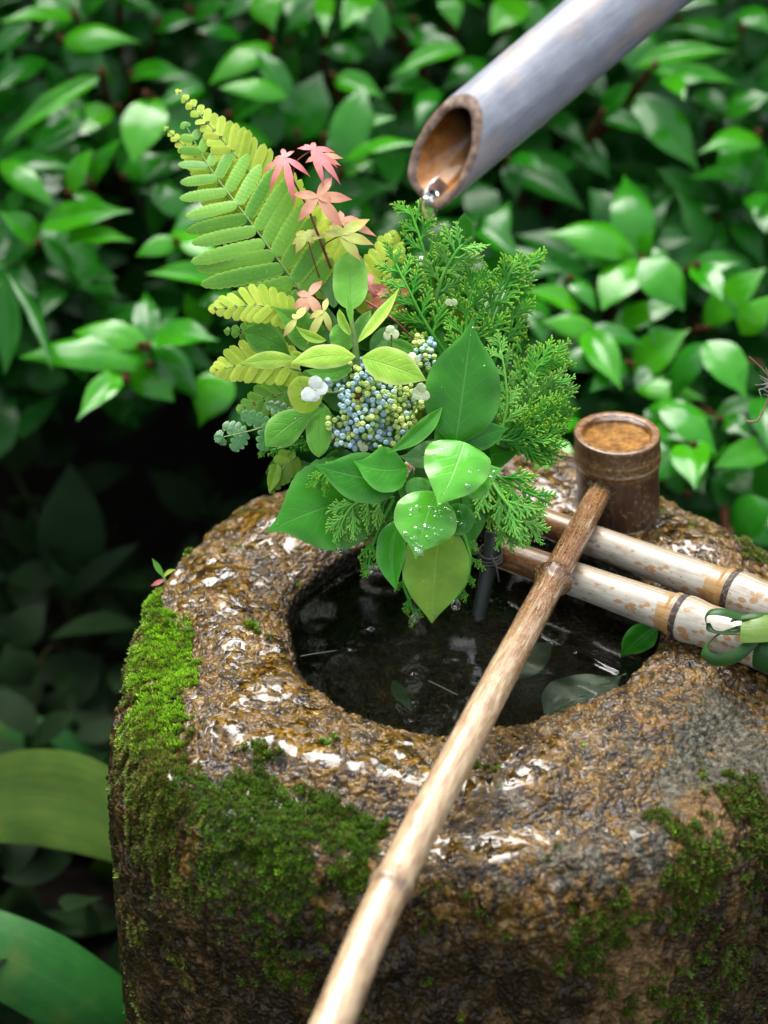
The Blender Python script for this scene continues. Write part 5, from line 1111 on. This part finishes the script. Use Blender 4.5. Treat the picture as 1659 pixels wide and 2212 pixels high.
def single(name, label, cat, base, tip, w, mat, **kw):
    o, P, NN = fgleaf(None, base, tip, w, mat, **kw); o.name = name; tag(o, label, cat); return o
def pz(u, v, z):
    p = at_z(u, v, z); q = p - CAM; return (u, v, D0 - q @ FWD)
single('fallen_leaf', 'green leaf hanging from under the lower pole to the water', 'leaf', pz(1420, 1350, .006), pz(1338, 1423, -.024), 70, M_GLOSS, shape='acum', fold=.3, roll=.35, bow=-.05, bulge=.04)
single('grass_blade', 'slender green blade resting on the far rim right of the bunch', 'leaf', pz(1140, 1040, .004), (1200, 978, pz(1200, 1000, .012)[2] - .005), 26, M_GLOSSL, shape='lance', fold=.3, bulge=.04)
single('grass_blade', 'dull green blade behind the brighter blade on the far rim', 'leaf', pz(1120, 1035, .004), (1180, 985, pz(1180, 1000, .01)[2] - .01), 24, M_SOFTD, shape='lance', fold=.3, bulge=.05)
M_SUNK = leaf_mat('sunken_leaf', (.008, .026, .008), (.020, .055, .016), vein=(.035, .07, .025), rough=.4, trans=.2, nveins=7, veinamt=.4)
LZ = WZ - .006
single('sunken_leaf', 'dark green leaf lying just under the water at the right side of the hole', 'leaf', pz(1180, 1548, LZ), pz(1350, 1462, LZ), 150, M_SUNK, shape='acum', fold=.05, curl=0, N=np.array([0, 0, 1.]), nx=24)
single('sunken_leaf', 'dim green leaf under the water behind the ladle handle', 'leaf', pz(1060, 1480, LZ - .01), pz(1205, 1390, LZ - .004), 110, M_SUNK, shape='acum', fold=.05, curl=0, N=np.array([0, 0, 1.]), nx=24)
single('sunken_leaf', 'small brownish leaf under the water near the front rim', 'leaf', pz(850, 1490, LZ - .016), pz(885, 1552, LZ - .008), 34, M_SUNK, shape='ovate', fold=.1, N=np.array([0, 0, 1.]))
single('sunken_leaf', 'greenish leaf under the water at the back left of the hole', 'leaf', pz(770, 1235, LZ - .006), pz(860, 1215, LZ - .006), 46, M_SUNK, shape='lance', fold=.1, N=np.array([0, 0, 1.]))
M_NEEDLE = plain('needle', (.12, .12, .09), .4)
for lab, a, b, c in [('thin pale needle floating at the left end of the hole', (648, 1418), (680, 1412), (728, 1405)), ('thin pale needle floating in front of the ladle handle', (925, 1470), (950, 1482), (990, 1502)), ('fine fibre floating at the back of the water near the handle', (1158, 1362), (1185, 1380), (1212, 1394))]:
    mb = MB(); mb.tube(spline([at_z(*q, WZ + .001) for q in (a, b, c)], 10), [.0002] + [.00045] * 8 + [.0002], 6); tag(mb.build('pine_needle', M_NEEDLE), lab, 'needle', 'thin needles floating on the water')

def seedling():
    b = hit(330, 1246); q = b - CAM; d = D0 - q @ FWD; U, V, _ = proj(b); U -= 320; V -= 1234
    t = thing('seedling', 'tiny seedling with one green and one pinkish blade on the left edge of the stone', 'seedling', b)
    fgleaf(t, (318 + U, 1222 + V, d), (293 + U, 1182 + V, d), 13, M_SOFT, shape='lance', fold=.3, seed=1); fgleaf(t, (318 + U, 1224 + V, d), (345 + U, 1207 + V, d), 9, M_SOFTY, shape='lance', fold=.4, bow=.15, seed=2); fgleaf(t, (320 + U, 1228 + V, d), (290 + U, 1242 + V, d), 11, M_PINK, shape='lance', fold=.3, seed=3)
    mb = MB(); mb.tube(spline([b - np.array([0, 0, .004]), at(321 + U, 1230 + V, d), at(317 + U, 1220 + V, d)], 8), .0011, 6); mb.build('stem', M_STEMG, t)
seedling()

# ------------------------------------------------------------------ shrubs behind
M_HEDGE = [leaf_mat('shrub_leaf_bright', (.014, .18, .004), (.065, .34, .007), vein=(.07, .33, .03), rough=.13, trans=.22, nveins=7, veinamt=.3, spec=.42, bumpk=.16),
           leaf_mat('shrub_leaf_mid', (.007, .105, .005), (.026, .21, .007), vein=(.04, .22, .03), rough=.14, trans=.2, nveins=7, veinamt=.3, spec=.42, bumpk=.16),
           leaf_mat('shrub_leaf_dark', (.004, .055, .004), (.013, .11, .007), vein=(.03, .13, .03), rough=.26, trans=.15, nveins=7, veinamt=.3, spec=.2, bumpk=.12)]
def unit_leaf(mat, shape, fold, curl, bulge, seed, nx=12, ny=6, droop=.12):
    P, uv, NN = leaf_patch(np.zeros(3), np.array([.5, 0, bulge * 2]), np.array([1., 0, -droop]), np.array([0, 0, 1.]), .46, shape, fold, curl, 0, None, nx, ny, wave=.05, seed=seed)
    mb = MB(); mb.grid(P, uv); return mb.mesh('leaf', mat)
HL = {m: [unit_leaf(M_HEDGE[m], sh, fo, cu, bu, k, droop=dr) for k, (sh, fo, cu, bu, dr) in enumerate([('ovate', .22, -.15, .07, .10), ('acum', .3, -.1, .05, .12), ('ovate', .15, -.25, .09, .16), ('acum', .4, -.05, .06, .10), ('acum', .12, -.3, .10, .2)])] for m in range(3)}
def frame(D, N):
    D = nrm(D); N = nrm(N - D * (N @ D)); return D, np.cross(N, D), N
def put_leaf(parent, p0, p1, W, N, mat, rs, name='leaf'):
    L = np.linalg.norm(p1 - p0); D, Y, N = frame(p1 - p0, N); w = W / .46
    M = Matrix(((D[0] * L, Y[0] * w, N[0] * L, p0[0]), (D[1] * L, Y[1] * w, N[1] * L, p0[1]), (D[2] * L, Y[2] * w, N[2] * L, p0[2]), (0, 0, 0, 1)))
    return link(name, HL[mat][rs.integers(5)], None, parent, M)
def hd(v, u=800):
    """how far behind the basin the face of the shrubs stands"""
    base = -.50 - .26 * (1 - np.clip(v / 950, -.2, 1)); return base
# b = bright, m = mid, d = dark: base(u, v) tip(u, v) width
LEFT = [(165, 42, 2, 32, 46, 0), (130, 92, 292, 72, 62, 0), (5, 250, 14, 104, 48, 1), (216, 166, -4, 300, 44, 0), (245, 236, 106, 302, 62, 0), (335, 212, 284, 342, 92, 0), (278, 168, 398, 150, 50, 0), (588, 98, 452, 166, 62, 0), (150, 418, 192, 322, 58, 0), (192, 402, 246, 300, 44, 0), (0, 348, 108, 432, 50, 0), (88, 490, 272, 444, 66, 0), (140, 524, 284, 510, 48, 0), (82, 520, 0, 455, 60, 0), (72, 532, 152, 498, 40, 0), (385, 520, 296, 546, 42, 0), (372, 500, 486, 562, 66, 0), (492, 612, 318, 582, 56, 0), (500, 632, 414, 662, 40, 1), (318, 742, 160, 706, 66, 0), (326, 738, 466, 724, 84, 0), (332, 782, 46, 750, 80, 0), (265, 806, 168, 894, 56, 0), (286, 772, 368, 858, 88, 0), (488, 800, 424, 916, 88, 0), (640, 305, 690, 150, 118, 1), (722, 170, 830, 204, 56, 0), (698, 302, 846, 246, 42, 0), (738, 348, 892, 288, 50, 0), (735, 376, 806, 344, 36, 0), (568, -24, 586, 60, 68, 0), (640, -22, 656, 72, 62, 0), (700, -15, 702, 66, 40, 0), (800, -20, 742, 52, 60, 0), (620, 210, 478, 178, 50, 0), (590, 312, 470, 262, 54, 1), (100, 130, -20, 190, 50, 1), (180, 260, 60, 330, 60, 1), (330, 400, 420, 480, 60, 1), (260, 380, 380, 330, 54, 1), (60, 250, -10, 350, 44, 2), (420, 40, 500, 0, 54, 1), (330, 60, 420, 30, 60, 1), (250, -10, 340, 20, 50, 1), (450, 700, 400, 640, 50, 1), (560, 640, 480, 700, 44, 2), (540, 520, 440, 480, 50, 1), (160, 460, 60, 440, 44, 1), (80, 610, -10, 560, 40, 2), (440, 190, 340, 230, 56, 1), (420, 330, 300, 380, 56, 1), (500, 260, 590, 200, 44, 1), (860, 190, 900, 130, 46, 1), (790, 120, 690, 100, 50, 1), (760, 30, 860, 70, 50, 1), (520, 80, 430, 60, 44, 1), (60, 60, -20, 120, 54, 1), (20, 470, 60, 380, 40, 1), (240, 690, 330, 660, 40, 1), (540, 870, 490, 960, 40, 2), (180, 820, 120, 760, 36, 2), (390, 780, 330, 860, 50, 2), (590, 430, 530, 350, 60, 1)]
RIGHTL = [(1000, 110, 850, 152, 58, 0), (1130, -5, 1064, 62, 72, 0), (960, -20, 988, 50, 50, 0), (1602, 78, 1440, 40, 60, 1), (1372, 146, 1578, 94, 56, 0), (1402, 154, 1598, 168, 42, 0), (1440, 168, 1478, 204, 46, 0), (1375, 208, 1512, 362, 86, 1), (1645, 300, 1522, 306, 64, 0), (1600, 302, 1588, 432, 88, 1), (1100, 372, 1266, 442, 80, 2), (1100, 345, 1180, 362, 40, 1), (1030, 396, 1056, 500, 74, 2), (1008, 482, 1132, 562, 62, 1), (1374, 544, 1188, 486, 84, 0), (1330, 600, 1180, 520, 92, 2), (1385, 560, 1298, 658, 96, 0), (1385, 560, 1480, 660, 92, 0), (1384, 552, 1404, 500, 56, 0), (1500, 572, 1562, 640, 60, 0), (1522, 706, 1648, 576, 72, 0), (1252, 672, 1134, 618, 58, 0), (1292, 720, 1178, 690, 50, 0), (1318, 712, 1462, 652, 62, 0), (1370, 802, 1482, 708, 86, 0), (1266, 718, 1342, 832, 72, 0), (1376, 842, 1522, 852, 46, 0), (1528, 738, 1616, 852, 88, 0), (1602, 722, 1662, 640, 60, 0), (1398, 884, 1542, 896, 48, 0), (1424, 872, 1552, 966, 76, 0), (1490, 955, 1500, 1048, 84, 0), (1668, 962, 1552, 1002, 62, 0), (1450, 910, 1440, 1012, 72, 0), (1640, 860, 1664, 968, 66, 1), (1580, 1140, 1672, 1084, 90, 1), (1142, 640, 1178, 726, 54, 1), (1250, 905, 1158, 945, 52, 0), (1160, 958, 1242, 978, 46, 0), (1150, 835, 1232, 878, 46, 1), (1460, 480, 1540, 440, 60, 2), (1580, 480, 1660, 560, 60, 2), (1250, 560, 1180, 640, 66, 2), (1420, 450, 1330, 400, 70, 2), (1240, 300, 1320, 380, 60, 2), (1500, 420, 1420, 360, 60, 2), (1560, 250, 1660, 200, 60, 1), (1300, 250, 1360, 180, 50, 1), (1180, 240, 1260, 300, 50, 2), (900, 60, 960, 120, 60, 1), (1050, 130, 960, 180, 56, 1), (1100, 80, 1180, 140, 50, 1), (940, 190, 900, 260, 50, 1), (1420, 10, 1540, -10, 60, 1), (1600, 20, 1670, 60, 60, 1), (1500, 200, 1580, 240, 50, 2), (1460, 760, 1400, 700, 50, 1), (1560, 900, 1620, 940, 50, 1), (1350, 780, 1280, 840, 50, 1), (1220, 760, 1290, 800, 50, 1), (1640, 780, 1600, 860, 50, 2), (1230, 600, 1290, 660, 44, 1), (1560, 1020, 1640, 1060, 60, 2), (1480, 1060, 1420, 1010, 50, 2), (1650, 480, 1590, 420, 60, 2), (1340, 560, 1280, 480, 60, 2)]
def shrub(label, specs, urange, seed, roots, clusters, fills):
    rs = np.random.default_rng(seed); um = (urange[0] + urange[1]) / 2
    root = at(um, 500, -1.0); root[2] = -.62; t = thing('evergreen_shrub', label, 'shrub', root, None); heads = []; n = 0
    for (bu, bv, tu, tv, w, m) in specs:
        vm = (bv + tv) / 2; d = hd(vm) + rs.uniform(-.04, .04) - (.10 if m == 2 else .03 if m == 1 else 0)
        p0, p1 = at(bu, bv, d - .01), at(tu, tv, d + rs.uniform(-.005, .045)); heads.append(p0)
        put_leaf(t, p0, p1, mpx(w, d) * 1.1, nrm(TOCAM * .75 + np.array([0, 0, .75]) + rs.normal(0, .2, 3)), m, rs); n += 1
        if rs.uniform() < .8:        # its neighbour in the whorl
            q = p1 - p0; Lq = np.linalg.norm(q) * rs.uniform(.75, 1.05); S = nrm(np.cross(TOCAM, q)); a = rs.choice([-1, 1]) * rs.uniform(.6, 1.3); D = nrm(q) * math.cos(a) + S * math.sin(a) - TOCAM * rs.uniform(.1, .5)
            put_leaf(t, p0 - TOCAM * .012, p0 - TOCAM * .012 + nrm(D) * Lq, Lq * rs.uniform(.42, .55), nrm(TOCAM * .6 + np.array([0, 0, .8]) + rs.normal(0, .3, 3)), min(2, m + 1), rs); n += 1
    for k in range(clusters):      # whorls filling between and behind
        u, v = rs.uniform(*urange), rs.uniform(-80, 1080)
        if v > 930 and u < 1150: continue
        if u < 560 and v > 800: continue
        if 1080 < u < 1320 and 330 < v < 620 and rs.uniform() < .7: continue
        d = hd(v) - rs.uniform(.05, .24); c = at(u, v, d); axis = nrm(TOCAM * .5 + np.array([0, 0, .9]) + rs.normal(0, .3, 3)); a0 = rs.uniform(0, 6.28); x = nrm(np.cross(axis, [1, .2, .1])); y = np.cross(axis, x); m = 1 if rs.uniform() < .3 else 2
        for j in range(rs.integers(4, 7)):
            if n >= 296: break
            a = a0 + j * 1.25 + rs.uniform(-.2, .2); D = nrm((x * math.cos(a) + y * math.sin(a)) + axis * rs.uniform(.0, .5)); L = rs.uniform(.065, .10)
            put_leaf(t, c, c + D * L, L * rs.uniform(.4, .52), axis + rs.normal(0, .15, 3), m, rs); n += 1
        heads.append(c)
    mb = MB()                       # woody frame
    hs = np.array(heads); rb = np.array([[r, 1.6 + rs.uniform(-.15, .25), -.62] for r in roots])
    for h in hs[rs.permutation(len(hs))[:46]]:
        r0 = rb[np.argmin(np.abs(rb[:, 0] - h[0]))]; mid = r0 * .45 + h * .55 + np.array([0, .12, -.06]) + rs.normal(0, .03, 3)
        mb.tube(spline([r0, mid, h + np.array([0, .03, -.02]), h], 14), np.linspace(.010, .0016, 14), 6)
    mb.build('branch', plain('shrub_bark', (.09, .035, .016), .8, .1), t)
    # inner foliage too dense to count
    V = []; F = []; UV = []; base = HL[2][0]; bv = np.array([q.co for q in base.vertices]); bf = [tuple(p.vertices) for p in base.polygons]
    P, uv, NN = leaf_patch(np.zeros(3), np.array([.5, 0, .14]), np.array([1., 0, -.1]), np.array([0, 0, 1.]), .46, 'obov', .2, -.1, 0, None, 5, 2); lv = P.reshape(-1, 3); luv = uv.reshape(-1, 2)
    mb = MB(); g = np.arange(18).reshape(6, 3); lf = [(g[i, j], g[i + 1, j], g[i + 1, j + 1], g[i, j + 1]) for i in range(5) for j in range(2)]
    for k in range(fills):
        u, v = rs.uniform(urange[0] - 150, urange[1] + 150), rs.uniform(-200, 1120)
        if u < 600 and v > 860: continue
        d = hd(v) - rs.uniform(.26, .95); c = at(u, v, d)
        if c[2] < -.58: continue
        D, Y, N = frame(rs.normal(0, 1, 3) * np.array([1, .6, .6]) + np.array([0, -.5, -.2]), np.array([0, 0, 1]) + TOCAM * .5 + rs.normal(0, .35, 3)); L = rs.uniform(.06, .10)
        mb.raw(c + lv[:, :1] * D * L + lv[:, 1:2] * Y * L + lv[:, 2:] * N * L, lf, luv)
    xa, xb = sorted((at(urange[0] - 200, 0, -.9)[0], at(urange[1] + 200, 0, -.9)[0]))
    for k in range(1500):           # the shrub goes on above the frame
        z = rs.uniform(.26, .80); c = np.array([rs.uniform(xa, xb), 1.14 + .3 * rs.uniform() ** 1.6 + .12 * (z - .2), z])
        D, Y, N = frame(rs.normal(0, 1, 3) * np.array([1, .6, .6]) + np.array([0, -.6, -.3]), np.array([0, -.4, 1]) + rs.normal(0, .35, 3)); L = rs.uniform(.06, .10)
        mb.raw(c + lv[:, :1] * D * L + lv[:, 1:2] * Y * L + lv[:, 2:] * N * L, lf, luv)
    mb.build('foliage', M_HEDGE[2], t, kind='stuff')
    return t
shrub('glossy evergreen shrub with bright wet leaves behind the fern, left of the spout', LEFT, (-60, 850), 5, [-.75, -.45, -.15], 36, 1500)
shrub('glossy evergreen shrub with darker gaps, under the spout and behind the ladle cup', RIGHTL, (850, 1720), 6, [.15, .45, .8], 32, 1500)
# unseen growth added at back and sides to darken the water and left ground
def thicket():
    rs = np.random.default_rng(12); lf = [(0, 1, 2, 3)]; mb = MB()
    N = 15000; th = np.where(rs.uniform(0, 1, N) < .55, rs.uniform(R(50), R(135), N), rs.uniform(R(2), R(215), N)); rad = rs.uniform(1.9, 2.7, N) * np.interp(th, [0, R(110), R(150), R(215)], [1, 1, .62, .5]); X = rad * np.cos(th) * 1.15; Y = .15 + rad * np.sin(th); Z = -.6 + np.interp(th, [0, R(45), R(60), R(125), R(140), R(215)], [2.3, 2.3, 2.75, 2.75, 1.9, 1.9]) * rs.uniform(0, 1, N) ** .9
    keep = np.ones(N, bool); Vs = []
    for k in range(N):
        c = np.array([X[k], Y[k], Z[k]]); u, v, dep = proj3(c[None])
        D, Yv, Nn = frame(rs.normal(0, 1, 3), np.array([-X[k] * .4, -Y[k] * .4, .8]) + rs.normal(0, .4, 3)); L = rs.uniform(.10, .19)
        Vs.append(np.array([c, c + D * L * .5 + Yv * L * .27, c + D * L - Nn * L * .1, c + D * L * .5 - Yv * L * .27]))
    Vs = np.concatenate(Vs); mb.raw(Vs, np.arange(len(Vs)).reshape(-1, 4).tolist(), np.tile([[0, .5], [.5, 1], [1, .5], [.5, 0]], (N, 1)))
    o = mb.build('thicket', M_HEDGE[2], None, kind='stuff'); tag(o, 'dense dark green thicket, unseen, added to block sky behind and beside the shrubs', 'thicket')
thicket()

# ------------------------------------------------------------------ plants low on the left
M_BROAD = leaf_mat('broad_blade', (.008, .075, .010), (.030, .16, .022), vein=(.06, .2, .05), rough=.5, trans=.2, nveins=0, veinamt=.3, spec=.2, par=.5)
M_BROADY = leaf_mat('broad_blade_olive', (.030, .095, .010), (.095, .17, .02), vein=(.13, .20, .04), rough=.5, trans=.2, nveins=0, veinamt=.3, blot=.9, spec=.2, par=.5)
def broad_plant():
    def at2(u, v, d): return at(u, v, d)
    t = thing('broad_leaf_plant', 'low plant with long broad arching blades left of the stone foot', 'plant', at(-120, 2300, -.35))
    def blade(pts, w, mat, N=TOCAM, wp=([0, .15, .5, .8, 1], [.6, .9, 1, .9, .6]), label=None): ribbon([at2(*p) for p in pts], w, nrm(N), mat, 'blade', t, .0012, wp, label)
    fgleaf(t, (-260, 1850, -.40), (440, 2010, -.42), 215, M_BROADY, shape='lance', fold=.12, curl=-.1, bow=.29, nx=30, name='blade', label='olive blade arching over behind the stone')
    blade([(-200, 2000, -.28), (-40, 2045, -.26), (100, 2110, -.26), (250, 2210, -.28), (400, 2330, -.33)], mpx(185, -.27), M_BROAD, TOCAM + UP * .3, label='bright green blade at the lower left corner')
    blade([(-150, 1560, -.7), (20, 1590, -.68), (140, 1640, -.68), (260, 1740, -.7)], mpx(120, -.7), M_BROAD, TOCAM + UP * .2)
    blade([(60, 2260, -.4), (110, 2180, -.38), (100, 2120, -.4)], mpx(40, -.4), M_BROAD, TOCAM)
broad_plant()
def undergrowth():
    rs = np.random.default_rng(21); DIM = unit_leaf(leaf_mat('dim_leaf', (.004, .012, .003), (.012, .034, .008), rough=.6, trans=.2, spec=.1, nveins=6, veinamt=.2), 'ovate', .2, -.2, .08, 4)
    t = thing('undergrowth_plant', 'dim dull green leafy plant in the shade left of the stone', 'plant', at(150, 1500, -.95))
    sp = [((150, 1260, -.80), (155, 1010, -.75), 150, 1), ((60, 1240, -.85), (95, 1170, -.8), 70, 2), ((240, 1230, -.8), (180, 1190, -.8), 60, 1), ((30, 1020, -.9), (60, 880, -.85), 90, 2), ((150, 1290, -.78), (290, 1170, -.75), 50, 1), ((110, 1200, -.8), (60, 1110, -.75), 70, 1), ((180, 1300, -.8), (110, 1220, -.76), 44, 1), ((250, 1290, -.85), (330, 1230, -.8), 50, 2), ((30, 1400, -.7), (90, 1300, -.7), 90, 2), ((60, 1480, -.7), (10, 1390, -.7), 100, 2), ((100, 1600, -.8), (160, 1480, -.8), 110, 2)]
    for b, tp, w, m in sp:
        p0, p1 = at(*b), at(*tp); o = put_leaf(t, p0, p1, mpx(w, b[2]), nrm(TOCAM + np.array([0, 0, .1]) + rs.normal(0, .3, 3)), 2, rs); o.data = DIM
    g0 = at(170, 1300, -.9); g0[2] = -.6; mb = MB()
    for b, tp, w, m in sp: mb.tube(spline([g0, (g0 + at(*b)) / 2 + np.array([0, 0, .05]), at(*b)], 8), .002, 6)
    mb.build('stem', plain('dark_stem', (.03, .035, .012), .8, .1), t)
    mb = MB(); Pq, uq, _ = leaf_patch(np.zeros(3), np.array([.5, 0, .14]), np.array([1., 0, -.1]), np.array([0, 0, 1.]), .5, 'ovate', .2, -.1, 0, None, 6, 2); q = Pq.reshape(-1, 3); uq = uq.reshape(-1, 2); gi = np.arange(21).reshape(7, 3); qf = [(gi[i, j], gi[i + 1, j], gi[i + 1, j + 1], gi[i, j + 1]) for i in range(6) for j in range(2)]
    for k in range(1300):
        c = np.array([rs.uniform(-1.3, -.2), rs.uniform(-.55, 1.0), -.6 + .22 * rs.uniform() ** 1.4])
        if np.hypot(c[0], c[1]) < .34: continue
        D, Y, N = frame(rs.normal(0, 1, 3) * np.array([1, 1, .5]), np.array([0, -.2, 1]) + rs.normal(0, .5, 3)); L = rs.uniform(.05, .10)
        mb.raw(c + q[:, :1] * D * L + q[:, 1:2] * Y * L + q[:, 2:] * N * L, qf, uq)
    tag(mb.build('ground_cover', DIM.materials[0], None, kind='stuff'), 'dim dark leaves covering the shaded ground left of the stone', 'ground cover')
    single('hanging_blade', 'slender drooping green blade at the left edge below the shrub', 'leaf', (14, 590, -.55), (112, 802, -.5), 30, M_HEDGE[1], shape='lance', fold=.4, bow=.06)
    single('hanging_blade', 'darker broad blade hanging at the left edge of the picture', 'leaf', (8, 600, -.6), (10, 810, -.58), 60, M_HEDGE[2], shape='lance', fold=.3, bow=.04)
undergrowth()
def dry_head():
    c = at(1672, 832, -.05); t = thing('dry_flower_head', 'small dry pinkish grey flower head at the right edge before the shrub', 'dry flower', c); rs = np.random.default_rng(3); mb = MB()
    for k in range(60):
        d = nrm(rs.normal(0, 1, 3)); L = rs.uniform(.006, .016); m = c + d * L * .6 + rs.normal(0, .002, 3); mb.tube([c + d * .002, m, c + d * L + rs.normal(0, .003, 3)], [.0006, .0006, .0002], 4)
    mb.build('petals', plain('dry_petal', (.30, .24, .25), .7, c2=(.14, .10, .10)), t)
    mb = MB(); mb.tube(spline([c, c + np.array([.05, .02, -.06]), c + np.array([.07, .03, -.22])], 10), .0012, 5); mb.tube(spline([c, at(1640, 905, -.05), at(1612, 910, -.05)], 6), .0009, 5); mb.tube(spline([c, at(1650, 800, -.05), at(1618, 770, -.05)], 6), .0006, 5); mb.build('stem', M_STEMB, t)
dry_head()
